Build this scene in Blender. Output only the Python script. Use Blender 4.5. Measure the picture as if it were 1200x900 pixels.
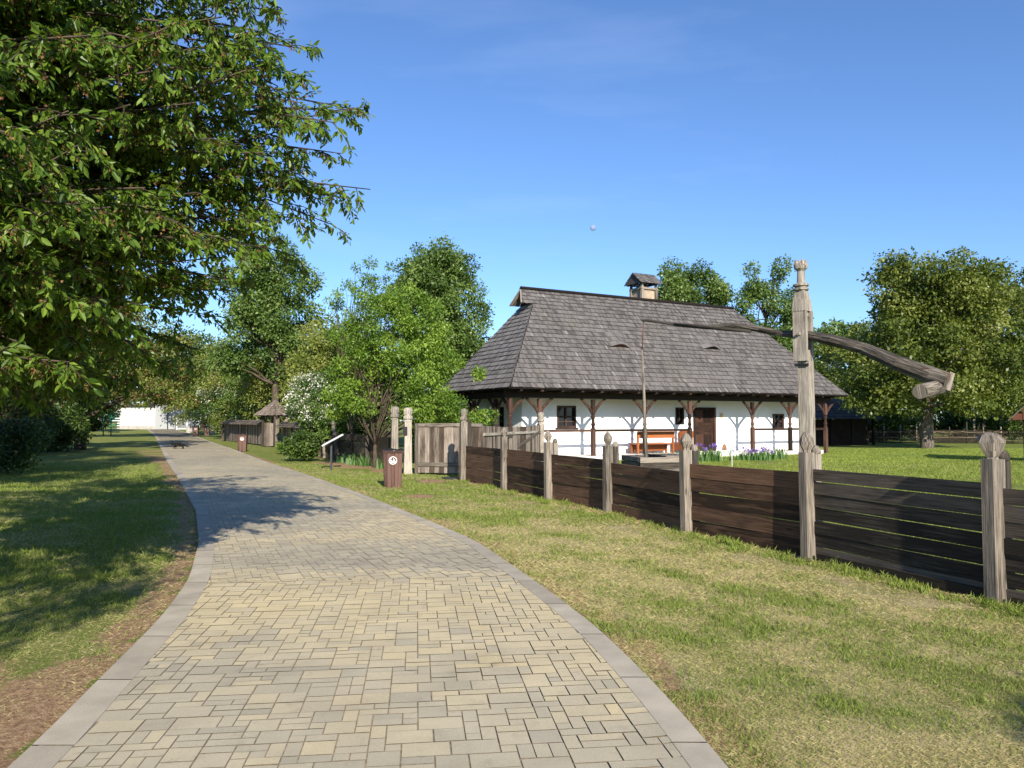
import bpy, math, random
import numpy as np
from mathutils import Vector, Matrix, noise as mnoise
R = math.radians
S = bpy.context.scene
for o in list(bpy.data.objects): bpy.data.objects.remove(o)
COL = S.collection
random.seed(7); rng = np.random.default_rng(7)

# ------------------------------------------------------------------ camera
F = 901.0; PITCH = math.atan(43/F); CH = 1.65
cam = bpy.data.cameras.new('camera'); camo = bpy.data.objects.new('camera', cam); COL.objects.link(camo)
camo.location = (0, 0, CH); camo.rotation_euler = (R(90)+PITCH, 0, 0)
cam.sensor_width = 36; cam.lens = 36*F/1200; cam.clip_start = .05; cam.clip_end = 4000
S.camera = camo
# ------------------------------------------------------------------ sky + sun
SUN_AZ = R(166); SUN_EL = R(26)      # azimuth measured clockwise from +Y
w = bpy.data.worlds.new('World'); S.world = w; w.use_nodes = True
nt = w.node_tree; nt.nodes.clear()
wo = nt.nodes.new('ShaderNodeOutputWorld'); bg = nt.nodes.new('ShaderNodeBackground')
sky = nt.nodes.new('ShaderNodeTexSky'); sky.sky_type = 'NISHITA'; sky.sun_disc = False
sky.sun_elevation = SUN_EL; sky.sun_rotation = SUN_AZ; sky.altitude = 100
sky.air_density = 1.0; sky.dust_density = .25; sky.ozone_density = 3.0
# thin high cirrus
tc = nt.nodes.new('ShaderNodeTexCoord'); mp = nt.nodes.new('ShaderNodeMapping')
mp.inputs['Rotation'].default_value = (0, R(20), R(35)); mp.inputs['Scale'].default_value = (1.2, 5.5, 7)
cn = nt.nodes.new('ShaderNodeTexNoise'); cn.inputs['Scale'].default_value = 1.3; cn.inputs['Detail'].default_value = 7
cn.inputs['Roughness'].default_value = .55
cr = nt.nodes.new('ShaderNodeMapRange'); cr.inputs['From Min'].default_value = .56; cr.inputs['From Max'].default_value = .85
cr.inputs['To Max'].default_value = .10
cm = nt.nodes.new('ShaderNodeMixRGB'); cm.inputs[2].default_value = (7.5, 8.3, 9.6, 1)
nt.links.new(tc.outputs['Generated'], mp.inputs[0]); nt.links.new(mp.outputs[0], cn.inputs[0])
nt.links.new(cn.outputs[0], cr.inputs[0]); nt.links.new(cr.outputs[0], cm.inputs[0])
sk = nt.nodes.new('ShaderNodeMixRGB'); sk.blend_type = 'MULTIPLY'; sk.inputs[0].default_value = 1
sk.inputs[2].default_value = (.70, .86, 1.10, 1)
nt.links.new(sky.outputs[0], sk.inputs[1]); nt.links.new(sk.outputs[0], cm.inputs[1])
nt.links.new(cm.outputs[0], bg.inputs[0]); bg.inputs[1].default_value = .095
nt.links.new(bg.outputs[0], wo.inputs[0])
sl = bpy.data.lights.new('sun', 'SUN'); sl.energy = 4.6; sl.angle = R(.5); sl.color = (1, .91, .77)
so = bpy.data.objects.new('sun', sl); COL.objects.link(so); so.location = (8, -20, 30)
SUND = Vector((math.sin(SUN_AZ)*math.cos(SUN_EL), math.cos(SUN_AZ)*math.cos(SUN_EL), math.sin(SUN_EL)))
so.rotation_euler = (-SUND).to_track_quat('-Z', 'Y').to_euler()
S.view_settings.view_transform = 'Standard'; S.view_settings.look = 'None'
S.view_settings.exposure = .88; S.view_settings.gamma = 1
S.render.engine = 'CYCLES'
S.cycles.max_bounces = 6; S.cycles.transparent_max_bounces = 8; S.cycles.use_denoising = True

# ------------------------------------------------------------------ geometry helpers
def ray(px, py):
    a = (px-600)/F; b = (450-py)/F
    y = math.cos(PITCH)-b*math.sin(PITCH); z = math.sin(PITCH)+b*math.cos(PITCH)
    return a/y, z/y
def P(px, py, Y):
    a, b = ray(px, py); return Vector((a*Y, Y, CH+b*Y))
def terr(x, y):
    t = min(1, max(0, (y-45)/65)); return .5*t*t*(3-2*t)
def G(px, py):
    a, b = ray(px, py); Y = -CH/b if b < 0 else 150
    for _ in range(40):
        Y2 = (terr(0, Y)-CH)/b if b < 0 else 150
        Y = .5*Y+.5*min(Y2, 170)
    return Vector((a*Y, Y, terr(0, Y)))

class MB:
    """collects shapes into one mesh; uv u = along the grain (m), v = across; tint per face"""
    def __init__(s): s.v=[]; s.f=[]; s.uv=[]; s.t=[]; s.sm=[]
    def face(s, pts, uvs=None, tint=.5, smooth=False):
        b = len(s.v); s.v += [tuple(p) for p in pts]; s.f.append(list(range(b, b+len(pts))))
        s.uv += uvs if uvs else [(p[0], p[1]) for p in pts]; s.t.append(tint); s.sm.append(smooth)
    def box(s, c, size, M=None, tint=None, taper=1.0, jit=0, axis=None):
        """axis-aligned box centred c, optional rotation matrix M (3x3) about c; taper scales the top in x,y"""
        c = Vector(c); hx, hy, hz = [d/2 for d in size]
        co = []
        for z in (-1, 1):
            k = taper if z > 0 else 1
            for x, y in ((-1,-1),(1,-1),(1,1),(-1,1)):
                p = Vector((x*hx*k, y*hy*k, z*hz))
                if jit: p += Vector([random.uniform(-jit, jit) for _ in range(3)])
                co.append(p)
        ax = axis if axis is not None else max(range(3), key=lambda i: size[i])
        off = random.uniform(0, 50); voff = random.uniform(0, 50)
        t = random.random() if tint is None else tint
        for fi, q in enumerate(((0,3,2,1),(4,5,6,7),(0,1,5,4),(1,2,6,5),(2,3,7,6),(3,0,4,7))):
            uvs = []
            for i in q:
                p = co[i]; oth = [j for j in range(3) if j != ax]
                uvs.append((p[ax]+off, p[oth[0]]+p[oth[1]]*1.0+voff+fi))
            pts = [(M@co[i] if M is not None else co[i])+c for i in q]
            s.face(pts, uvs, t)
    def beam(s, a, b, w, h, up=(0,0,1), tint=None, taper=1.0, jit=0, ext=0):
        a = Vector(a); b = Vector(b); d = (b-a); L = d.length+2*ext; z = d.normalized(); u = Vector(up)
        x = u.cross(z)
        if x.length < 1e-4: x = Vector((1,0,0))
        x.normalize(); y = z.cross(x)
        M = Matrix((x, y, z)).transposed()
        s.box((a+b)/2, (w, h, L), M, tint, taper, jit, axis=2)
    def ring(s, rings, smooth=True, tint=None, caps=True):
        """rings: list of lists of points (same count)"""
        n = len(rings[0]); t = random.random() if tint is None else tint; off = random.uniform(0, 50); u = off
        for k in range(len(rings)-1):
            A, B = rings[k], rings[k+1]
            du = (Vector(B[0])-Vector(A[0])).length; per = sum((Vector(A[i])-Vector(A[i-1])).length for i in range(n))
            per = max(per, .01)
            for i in range(n):
                j = (i+1) % n
                s.face([A[i], A[j], B[j], B[i]], [(u, per*i/n), (u, per*(i+1)/n), (u+du, per*(i+1)/n), (u+du, per*i/n)], t, smooth)
            u += du
        if caps:
            for Rg, rev in ((rings[0], True), (rings[-1], False)):
                s.face(Rg[::-1] if rev else Rg, None, t)
    def tube(s, pts, rad, n=8, smooth=True, tint=None, sq=None, wob=0):
        pts = [Vector(p) for p in pts]; rings = []
        X = None
        for k, p in enumerate(pts):
            d = (pts[min(k+1, len(pts)-1)]-pts[max(k-1, 0)]).normalized()
            if X is None:
                X = Vector((0,0,1)).cross(d) if abs(d.z) < .9 else Vector((1,0,0)).cross(d)
            X = (X-d*X.dot(d)).normalized(); Y = d.cross(X)
            r = rad[k] if hasattr(rad, '__len__') else rad
            rg = []
            for i in range(n):
                a = 2*math.pi*(i+.5)/n; rr = r*(1+(random.uniform(-wob, wob) if wob else 0))
                rg.append(p+X*math.cos(a)*rr+Y*math.sin(a)*rr)
            rings.append(rg)
        s.ring(rings, smooth, tint)
    def lathe(s, c, prof, n=8, smooth=False, tint=None, rot=0, lean=(0,0), sx=1, sy=1, rough=0):
        c = Vector(c); k0 = prof[0][1]; rings = []
        for r, z in prof:
            if rough: r0_ = r
            rings.append([c+Vector((r*sx*(1+(random.uniform(-rough, rough) if rough else 0))*math.cos(rot+2*math.pi*(i+.5)/n)+lean[0]*(z-k0), r*sy*math.sin(rot+2*math.pi*(i+.5)/n)+lean[1]*(z-k0), z)) for i in range(n)])
        s.ring(rings, smooth, tint)
    def build(s, name, mat, parent=None, M=None):
        me = bpy.data.meshes.new(name)
        me.from_pydata(s.v, [], s.f); me.update()
        uvl = me.uv_layers.new(name='UVMap'); uvl.data.foreach_set('uv', np.array(s.uv, dtype=np.float32).ravel())
        at = me.attributes.new('tint', 'FLOAT', 'FACE'); at.data.foreach_set('value', np.array(s.t, dtype=np.float32))
        me.polygons.foreach_set('use_smooth', np.array(s.sm, dtype=bool))
        me.materials.append(mat)
        if any(s.sm):
            import bmesh
            bm = bmesh.new(); bm.from_mesh(me); bmesh.ops.remove_doubles(bm, verts=bm.verts, dist=.0004); bm.to_mesh(me); bm.free()
        o = bpy.data.objects.new(name, me); COL.objects.link(o)
        if parent: o.parent = parent
        return o

def npmesh(name, V, nper, tint, mat, parent=None, loc=None):
    """V: (N*nper,3) array of faces with nper verts each"""
    n = len(V)//nper
    me = bpy.data.meshes.new(name)
    me.vertices.add(len(V)); me.vertices.foreach_set('co', V.astype(np.float32).ravel())
    me.loops.add(len(V)); me.loops.foreach_set('vertex_index', np.arange(len(V), dtype=np.int32))
    me.polygons.add(n); me.polygons.foreach_set('loop_start', np.arange(0, len(V), nper, dtype=np.int32))
    me.update(calc_edges=True)
    at = me.attributes.new('tint', 'FLOAT', 'FACE'); at.data.foreach_set('value', tint.astype(np.float32))
    me.materials.append(mat)
    o = bpy.data.objects.new(name, me); COL.objects.link(o)
    if parent: o.parent = parent
    return o

def thing(name, loc=(0,0,0), rz=0, label=None, cat=None, group=None):
    o = bpy.data.objects.new(name, None); COL.objects.link(o); o.location = loc; o.rotation_euler = (0,0,rz)
    o.empty_display_size = .2
    return tag(o, label, cat, group)
def tag(o, label=None, cat=None, group=None, kind=None):
    if label: o['label'] = label
    if cat: o['category'] = cat
    if group: o['group'] = group
    if kind: o['kind'] = kind
    return o
def copy_tree(o, parent=None):
    c = o.copy(); COL.objects.link(c)
    if parent: c.parent = parent
    for ch in list(o.children): copy_tree(ch, c)
    return c

# ------------------------------------------------------------------ materials
class N:
    def __init__(s, name):
        s.m = bpy.data.materials.new(name); s.m.use_nodes = True; s.t = s.m.node_tree
        s.b = s.t.nodes['Principled BSDF']; s.out = s.t.nodes['Material Output']
    def n(s, typ, **k):
        nd = s.t.nodes.new(typ)
        for a, v in k.items():
            if hasattr(nd, a) and not a[0].isupper(): setattr(nd, a, v)
            else: nd.inputs[a.replace('_', ' ')].default_value = v
        return nd
    def l(s, a, b): s.t.links.new(a, b)
    def noise(s, vec, scale, detail=4, rough=.55):
        nd = s.n('ShaderNodeTexNoise'); nd.inputs['Scale'].default_value = scale
        nd.inputs['Detail'].default_value = detail; nd.inputs['Roughness'].default_value = rough
        if vec is not None: s.l(vec, nd.inputs['Vector'])
        return nd.outputs[0]
    def ramp(s, fac, stops, interp='LINEAR'):
        r = s.n('ShaderNodeValToRGB'); r.color_ramp.interpolation = interp
        e = r.color_ramp.elements
        while len(e) < len(stops): e.new(.5)
        for i, (p, c) in enumerate(stops): e[i].position = p; e[i].color = (*c, 1) if len(c) == 3 else c
        s.l(fac, r.inputs[0]); return r.outputs[0]
    def mix(s, fac, a, b, mode='MIX'):
        nd = s.n('ShaderNodeMixRGB'); nd.blend_type = mode
        for i, v in ((0, fac), (1, a), (2, b)):
            if isinstance(v, (int, float)): nd.inputs[i].default_value = v
            elif isinstance(v, tuple): nd.inputs[i].default_value = (*v, 1) if len(v) == 3 else v
            else: s.l(v, nd.inputs[i])
        return nd.outputs[0]
    def math(s, op, a, b=0.0):
        nd = s.n('ShaderNodeMath'); nd.operation = op
        for i, v in ((0, a), (1, b)):
            if isinstance(v, (int, float)): nd.inputs[i].default_value = v
            else: s.l(v, nd.inputs[i])
        return nd.outputs[0]
    def rng(s, v, a, b, c=0, d=1):
        nd = s.n('ShaderNodeMapRange')
        for k, x in zip(('From Min', 'From Max', 'To Min', 'To Max'), (a, b, c, d)): nd.inputs[k].default_value = x
        s.l(v, nd.inputs[0]); return nd.outputs[0]
    def mapv(s, vec, scale):
        nd = s.n('ShaderNodeMapping'); nd.inputs['Scale'].default_value = scale; s.l(vec, nd.inputs[0]); return nd.outputs[0]
    def bump(s, h, strength, dist=.01):
        nd = s.n('ShaderNodeBump'); nd.inputs['Strength'].default_value = strength; nd.inputs['Distance'].default_value = dist
        s.l(h, nd.inputs['Height']); s.l(nd.outputs[0], s.b.inputs['Normal'])
    def attr(s, name): 
        nd = s.n('ShaderNodeAttribute'); nd.attribute_name = name; return nd.outputs['Fac']
    def pos(s): return s.n('ShaderNodeNewGeometry').outputs['Position']

def wood(name, dark, light, streak=26, rough=.85, crack=.35, patch=None, bump=.6):
    m = N(name); uv = m.n('ShaderNodeUVMap').outputs[0]
    g1 = m.noise(m.mapv(uv, (1.2, streak, 1)), 1.6, 6, .6)
    g2 = m.noise(m.mapv(uv, (.7, streak*3.5, 1)), 2.2, 4, .6)
    big = m.noise(m.mapv(uv, (1, 2.2, 1)), 1.3, 3)
    tint = m.attr('tint')
    f = m.math('ADD', m.math('MULTIPLY', g1, .55), m.math('MULTIPLY', big, .35))
    f = m.math('ADD', f, m.math('MULTIPLY', m.math('SUBTRACT', tint, .5), .42))
    c = m.ramp(f, [(.34, dark), (.60, light)])
    ck = m.rng(g2, .38, .50, max(.1, 1-crack*1.8), 1)
    c = m.mix(1, c, ck, 'MULTIPLY')
    if patch: c = m.mix(m.rng(m.noise(m.mapv(uv, (.5, 5, 1)), 2.7, 5), .50, .66, 0, .45), c, patch)
    # knots
    vo = m.n('ShaderNodeTexVoronoi'); vo.inputs['Scale'].default_value = 1.0; m.l(m.mapv(uv, (1.5, 5, 1)), vo.inputs['Vector'])
    c = m.mix(m.rng(vo.outputs['Distance'], .05, .12, .7, 0), c, tuple(x*.35 for x in dark))
    m.l(c, m.b.inputs['Base Color']); m.b.inputs['Roughness'].default_value = rough
    m.b.inputs['Specular IOR Level'].default_value = .25
    m.bump(m.math('ADD', g2, m.math('MULTIPLY', g1, .8)), bump, .012)
    return m.m
def plain(name, col, rough=.6, metal=0, var=.12, scale=6, spec=.4, bump=0, tintvar=0):
    m = N(name); v = m.noise(m.pos(), scale, 5)
    f = m.rng(v, .25, .75, 1-var, 1+var)
    c = m.mix(1, (*col, 1), f, 'MULTIPLY')
    if tintvar: c = m.mix(1, c, m.rng(m.attr('tint'), 0, 1, 1-tintvar, 1+tintvar), 'MULTIPLY')
    m.l(c, m.b.inputs['Base Color']); m.b.inputs['Roughness'].default_value = rough; m.b.inputs['Metallic'].default_value = metal
    m.b.inputs['Specular IOR Level'].default_value = spec
    if bump: m.bump(m.noise(m.pos(), scale*8, 5), bump, .01)
    return m.m
def leafmat(name, c0, c1, c2, trans=.35, gloss=.42, spec=.35):
    m = N(name); t = m.attr('tint')
    c = m.ramp(t, [(0, c0), (.5, c1), (1, c2)])
    m.l(c, m.b.inputs['Base Color']); m.b.inputs['Roughness'].default_value = gloss; m.b.inputs['Specular IOR Level'].default_value = spec
    tr = m.n('ShaderNodeBsdfTranslucent'); m.l(m.mix(1, c, (1.35, 1.25, .5), 'MULTIPLY'), tr.inputs[0])
    mx = m.n('ShaderNodeMixShader'); mx.inputs[0].default_value = trans
    m.l(m.b.outputs[0], mx.inputs[1]); m.l(tr.outputs[0], mx.inputs[2]); m.l(mx.outputs[0], m.out.inputs[0])
    return m.m

M = {}
M['grey_wood'] = wood('weathered_grey_wood', (.06, .05, .04), (.33, .285, .235), 20, crack=.5, bump=1)
M['pale_wood'] = wood('pale_weathered_wood', (.13, .11, .09), (.46, .41, .345), 18, crack=.5)
M['gate_wood'] = wood('gate_board_wood', (.075, .055, .042), (.33, .275, .23), 16, crack=.5)
M['brown_board'] = wood('tarred_brown_board', (.036, .022, .014), (.18, .10, .06), 24, crack=.35, patch=(.20, .115, .068))
M['black_board'] = wood('tarred_dark_board', (.03, .025, .02), (.15, .122, .098), 26, crack=.35)
M['old_plank'] = wood('old_fence_plank', (.035, .028, .018), (.15, .12, .075), 22)
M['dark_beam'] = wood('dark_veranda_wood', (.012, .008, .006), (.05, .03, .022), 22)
M['veranda'] = wood('brown_veranda_wood', (.026, .014, .010), (.115, .062, .047), 20)
M['orange'] = wood('orange_varnished_wood', (.22, .068, .022), (.37, .125, .042), 14, rough=.45, crack=.1, bump=.15)
M['bark'] = wood('bark', (.035, .026, .018), (.16, .125, .09), 12, crack=.5, bump=1)
M['bin_wood'] = wood('bin_brown', (.045, .022, .017), (.15, .082, .065), 22, crack=.25, rough=.6)
M['bin_wood_light'] = M['bin_wood']
M['black'] = plain('black_plastic', (.015, .015, .017), .4)
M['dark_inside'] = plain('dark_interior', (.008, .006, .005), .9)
M['metal'] = plain('grey_metal', (.35, .36, .37), .45, .6)
M['dark_metal'] = plain('dark_metal', (.05, .055, .06), .5, .5)
M['white_paint'] = plain('white_paint', (.78, .78, .76), .5, var=.05)
M['green_paint'] = plain('green_paint', (.02, .16, .07), .45)
M['board_face'] = plain('sign_face', (.62, .64, .66), .3, var=.05)
M['cream'] = plain('cream_plate', (.6, .48, .25), .6)
M['concrete'] = plain('concrete', (.36, .34, .31), .9, var=.25, scale=3, bump=.3)
M['grate'] = plain('dark_mat', (.025, .028, .035), .7)

# plaster
m = N('white_plaster'); p = m.pos()
c = m.ramp(m.noise(p, 1.2, 6), [(.2, (.78, .79, .80)), (.8, (.86, .86, .85))])
sep = m.n('ShaderNodeSeparateXYZ'); m.l(p, sep.inputs[0])
dirt = m.math('MULTIPLY', m.rng(sep.outputs[2], .15, .75, 1, 0), m.rng(m.noise(p, 3.5, 6), .4, .7, 0, .7))
c = m.mix(dirt, c, (.5, .46, .40)); m.l(c, m.b.inputs['Base Color']); m.b.inputs['Roughness'].default_value = .95
m.bump(m.noise(p, 9, 6), .35, .03); M['plaster'] = m.m
# glass pane
m = N('window_glass'); m.b.inputs['Base Color'].default_value = (.012, .014, .018, 1); m.b.inputs['Roughness'].default_value = .12
m.b.inputs['Specular IOR Level'].default_value = .6; m.bump(m.noise(m.pos(), 3, 2), .1, .02); M['glass'] = m.m
# shingles (tint per shingle)
def shingle(name, a, b, c3):
    m = N(name); t = m.attr('tint'); uv = m.n('ShaderNodeUVMap').outputs[0]
    c = m.ramp(t, [(0, a), (.55, b), (.93, b), (1, c3)])
    g = m.noise(m.mapv(uv, (2, 60, 1)), 1.4, 5, .6)
    c = m.mix(1, c, m.rng(g, .3, .7, .68, 1.28), 'MULTIPLY')
    big = m.noise(m.pos(), .7, 5, .6)
    c = m.mix(1, c, m.rng(big, .3, .7, .9, 1.1), 'MULTIPLY')
    c = m.mix(m.rng(m.noise(m.pos(), .45, 6, .65), .56, .72, 0, .35), c, (.13, .12, .085))
    m.l(c, m.b.inputs['Base Color']); m.b.inputs['Roughness'].default_value = .78; m.b.inputs['Specular IOR Level'].default_value = .3
    m.bump(g, .5, .01); return m.m
M['shingle'] = shingle('wood_shingles', (.068, .062, .060), (.138, .127, .122), (.21, .197, .188))
M['shingle_brown'] = shingle('brown_shingles', (.10, .08, .065), (.22, .18, .15), (.34, .30, .26))
M['shingle_dark'] = shingle('dark_shingles', (.045, .045, .052), (.085, .083, .09), (.13, .13, .13))
# foliage
M['leaf_cherry'] = leafmat('cherry_leaves', (.042, .09, .011), (.115, .20, .022), (.23, .33, .045), .45, .42, .4)
M['leaf_walnut'] = leafmat('walnut_leaves', (.055, .088, .016), (.135, .18, .032), (.23, .26, .065), .35)
M['leaf_poplar'] = leafmat('poplar_leaves', (.05, .095, .02), (.12, .195, .042), (.22, .31, .09), .35)
M['leaf_bright'] = leafmat('bright_leaves', (.075, .14, .018), (.16, .27, .034), (.28, .40, .065), .42)
M['leaf_shrub'] = leafmat('shrub_leaves', (.10, .14, .025), (.21, .26, .05), (.34, .34, .11), .38)
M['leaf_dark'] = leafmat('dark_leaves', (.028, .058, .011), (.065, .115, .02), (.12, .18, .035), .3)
M['leaf_shade'] = leafmat('shade_darkened_leaves', (.018, .04, .008), (.042, .08, .015), (.085, .14, .026), .25)  # shade on the left trees and bushes, painted into a darker leaf colour
M['leaf_hawthorn'] = leafmat('hawthorn_leaves', (.04, .09, .02), (.10, .18, .036), (.19, .27, .065), .33)
M['blossom'] = leafmat('white_blossom', (.48, .50, .42), (.66, .67, .60), (.80, .80, .76), .3, .8, .1)
M['husk'] = leafmat('brown_blossom_remains', (.09, .045, .02), (.20, .11, .055), (.30, .18, .09), .3, .8, .1)
M['iris_leaf'] = leafmat('iris_leaves', (.05, .12, .03), (.09, .19, .05), (.15, .27, .08), .3)
M['iris_flower'] = leafmat('iris_petals', (.13, .07, .38), (.22, .13, .55), (.34, .24, .70), .35)
M['grass'] = leafmat('grass_blades', (.10, .16, .022), (.23, .29, .06), (.54, .44, .25), .25, .7, .2)
M['lawn_grass'] = leafmat('lawn_blades', (.12, .18, .03), (.24, .31, .055), (.40, .43, .12), .3, .7, .2)

# ------------------------------------------------------------------ ground, path, kerbs
LO = [(15,900),(67,847.5),(125,789),(187.5,726.7),(221,681),(233,635),(229,597.5),(208,560),(195,540),(187,522),(181,510),(172,503.5)]
RO = [(853,900),(780,816),(704,740),(634,687),(558,635),(500,610),(425,580),(357.5,556),(310,541),(272,526),(240,515),(215,506),(203,503)]
def curve(pts):
    g = [G(*p) for p in pts]; ys = [v.y for v in g]; xs = [v.x for v in g]
    s0 = (xs[1]-xs[0])/(ys[1]-ys[0])
    ys = [-12]+ys; xs = [xs[0]-s0*.6*(ys[1]+12)]+xs
    return np.array(ys), np.array(xs)
LY, LX = curve(LO); RY, RX = curve(RO)
yy = np.arange(-12, 112, .2)
def smooth_curve(Y, X):
    x = np.interp(yy, Y, X)
    k = np.hanning(11); k /= k.sum()
    xs = np.convolve(np.pad(x, 5, mode='edge'), k, 'valid')
    wd = np.clip((yy-16)/20, 0, 1); k2 = np.hanning(41); k2 /= k2.sum()
    x2 = np.convolve(np.pad(x, 20, mode='reflect', reflect_type='odd'), k2, 'valid')
    return xs*(1-wd)+x2*wd
LXS = smooth_curve(LY, LX); RXS = smooth_curve(RY, RX)
xl = lambda y: float(np.interp(y, yy, LXS)); xr = lambda y: float(np.interp(y, yy, RXS))
KW = .22
def kw(X, y):   # kerb width measured along x, corrected for slant
    i = (np.interp(y+.3, yy, X)-np.interp(y-.3, yy, X))/.6; return KW*math.sqrt(1+i*i)
xli = lambda y: xl(y)+kw(LXS, y); xri = lambda y: xr(y)-kw(RXS, y)*.85

# fence line (plan) of the near board fence
FP = [(1420,800),(1168,707),(948,655),(805,625),(713,601),(643,586),(591,574),(543,563)]
fpts = [G(*p) for p in FP]
fpts[0] = fpts[1]+(fpts[1]-fpts[2]).normalized()*2.3
FY = np.array([v.y for v in fpts]); FX = np.array([v.x for v in fpts])
fence_x = lambda y: float(np.interp(y, FY, FX))

def axis_lines(a, b, fine0, fine1, fs):
    l = list(np.arange(fine0, fine1+1e-6, fs)); st = fs; x = fine1
    while x < b: st *= 1.25; x += st; l.append(x)
    st = fs; x = fine0
    while x > a: st *= 1.25; x -= st; l.insert(0, x)
    return l
gx = axis_lines(-900, 900, -13, 9, .2); gy = axis_lines(-300, 1500, -1, 34, .2)
V = []; dirt = []; dry = []
SOIL = []
for px_, py_, ra, rb in ((493, 582, .4, .5), (503, 564, .5, .7), (542, 559, .7, .8), (455, 551, .9, 1.3), (438, 549, 1.0, 1.3), (422, 546.5, 1.0, 1.4), (408, 544, 1.0, 1.5), (394, 542, .9, 1.5)):
    g_ = G(px_, py_); SOIL.append((g_.x, g_.y, ra, rb))
for y in gy:
    L_ = xl(y) if y < 112 else -1e3; R_ = xr(y) if y < 112 else -1e3
    for x in gx:
        z = terr(x, y)
        inp = L_ < x < R_ and y < 112
        nz = mnoise.noise(Vector((x*1.3, y*1.3, 0)))*.018+mnoise.noise(Vector((x*.35, y*.35, 4)))*.03
        d = min(abs(x-L_), abs(x-R_))
        if inp: z -= .035
        else: z += nz*min(1, d/.6)-.004
        nn = mnoise.noise(Vector((x*.9, y*.9, 7)))
        dl = L_-x; v = 0
        if 0 <= dl < 4 and y < 60:
            wdt = .42+nn*.45 + (.5 if 30 < y < 48 else 0) + (.25 if y < 5.5 else 0)
            v = max(0, 1-dl/wdt)*1.7
            if y < 5.5 : v = max(v, .45+nn*.8)
        if 0 <= x-R_ < .3 and y < 40: v = .75
        if y < 24: 
            fd = abs(x-fence_x(max(y, 3)))
            if fd < .35: v = max(v, .9-fd*2)
            v = max(v, .25*max(0, 1-fd/1.6)+nn*.35*max(0, 1-fd/1.8)) if x < fence_x(max(y, 3)) else v
        if 15 < y < 36 and x > -9:
            for (sx_, sy_, ra, rb) in SOIL:
                e = ((x-sx_)/ra)**2+((y-sy_)/rb)**2
                if e < 2: v = max(v, 1.0-e*.75+nn*1.1)
        dirt.append(min(1, max(0, v)))
        # dryness: roadside verge dry, garden lawn lush
        inside = x > fence_x(min(max(y, 3), 21)) + .2
        dry.append(.12 if inside else (.72 if x > -6 and y < 12 else (.5 if y < 17 else .25)) if x > R_ else .3)
        V.append((x, y, z))
nx = len(gx); faces = [(j*nx+i, j*nx+i+1, (j+1)*nx+i+1, (j+1)*nx+i) for j in range(len(gy)-1) for i in range(nx-1)]
me = bpy.data.meshes.new('ground'); me.from_pydata(V, [], faces); me.update()
for nm, dat in (('dirt', dirt), ('dry', dry)):
    a = me.attributes.new(nm, 'FLOAT', 'POINT'); a.data.foreach_set('value', np.array(dat, dtype=np.float32))
me.polygons.foreach_set('use_smooth', np.ones(len(faces), dtype=bool))
m = N('ground_turf'); p = m.pos()
n1 = m.noise(p, 1.1, 6, .6); n2 = m.noise(p, 9, 6, .65); n3 = m.noise(p, 70, 4, .7)
dryf = m.math('ADD', m.attr('dry'), m.math('MULTIPLY', m.math('SUBTRACT', n1, .5), 1.5))
dryf = m.math('ADD', dryf, m.math('MULTIPLY', m.math('SUBTRACT', n2, .5), 1.0))
g = m.ramp(dryf, [(.1, (.16, .20, .04)), (.38, (.20, .22, .055)), (.58, (.31, .28, .12)), (.95, (.49, .41, .24))])
g = m.mix(1, g, m.rng(n3, .25, .75, .6, 1.45), 'MULTIPLY')
dc = m.ramp(m.noise(p, 22, 6, .7), [(.3, (.18, .11, .06)), (.52, (.38, .24, .135)), (.72, (.55, .41, .25))])
df = m.rng(m.math('ADD', m.attr('dirt'), m.math('MULTIPLY', m.math('SUBTRACT', n2, .5), .9)), .35, .6)
m.l(m.mix(df, g, dc), m.b.inputs['Base Color']); m.b.inputs['Roughness'].default_value = .95; m.b.inputs['Specular IOR Level'].default_value = .15
m.bump(m.math('ADD', n3, m.math('MULTIPLY', n2, 1.5)), .9, .035)
me.materials.append(m.m)
go = bpy.data.objects.new('ground', me); COL.objects.link(go); tag(go, kind='structure')

# sand bed below the pavers
mb = MB()
for y in np.arange(-4, 110, .5):
    y2 = y+.5
    mb.face([(xl(y)+.03, y, terr(0, y)+.009), (xr(y)-.03, y, terr(0, y)+.001), (xr(y2)-.03, y2, terr(0, y2)+.009), (xl(y2)+.03, y2, terr(0, y2)+.009)])
m = N('joint_sand'); m.l(m.ramp(m.noise(m.pos(), 30, 5), [(.3, (.16, .125, .085)), (.7, (.34, .28, .19))]), m.b.inputs['Base Color']); m.b.inputs['Roughness'].default_value = 1
tag(mb.build('path_bed', m.m), kind='structure')

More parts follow.
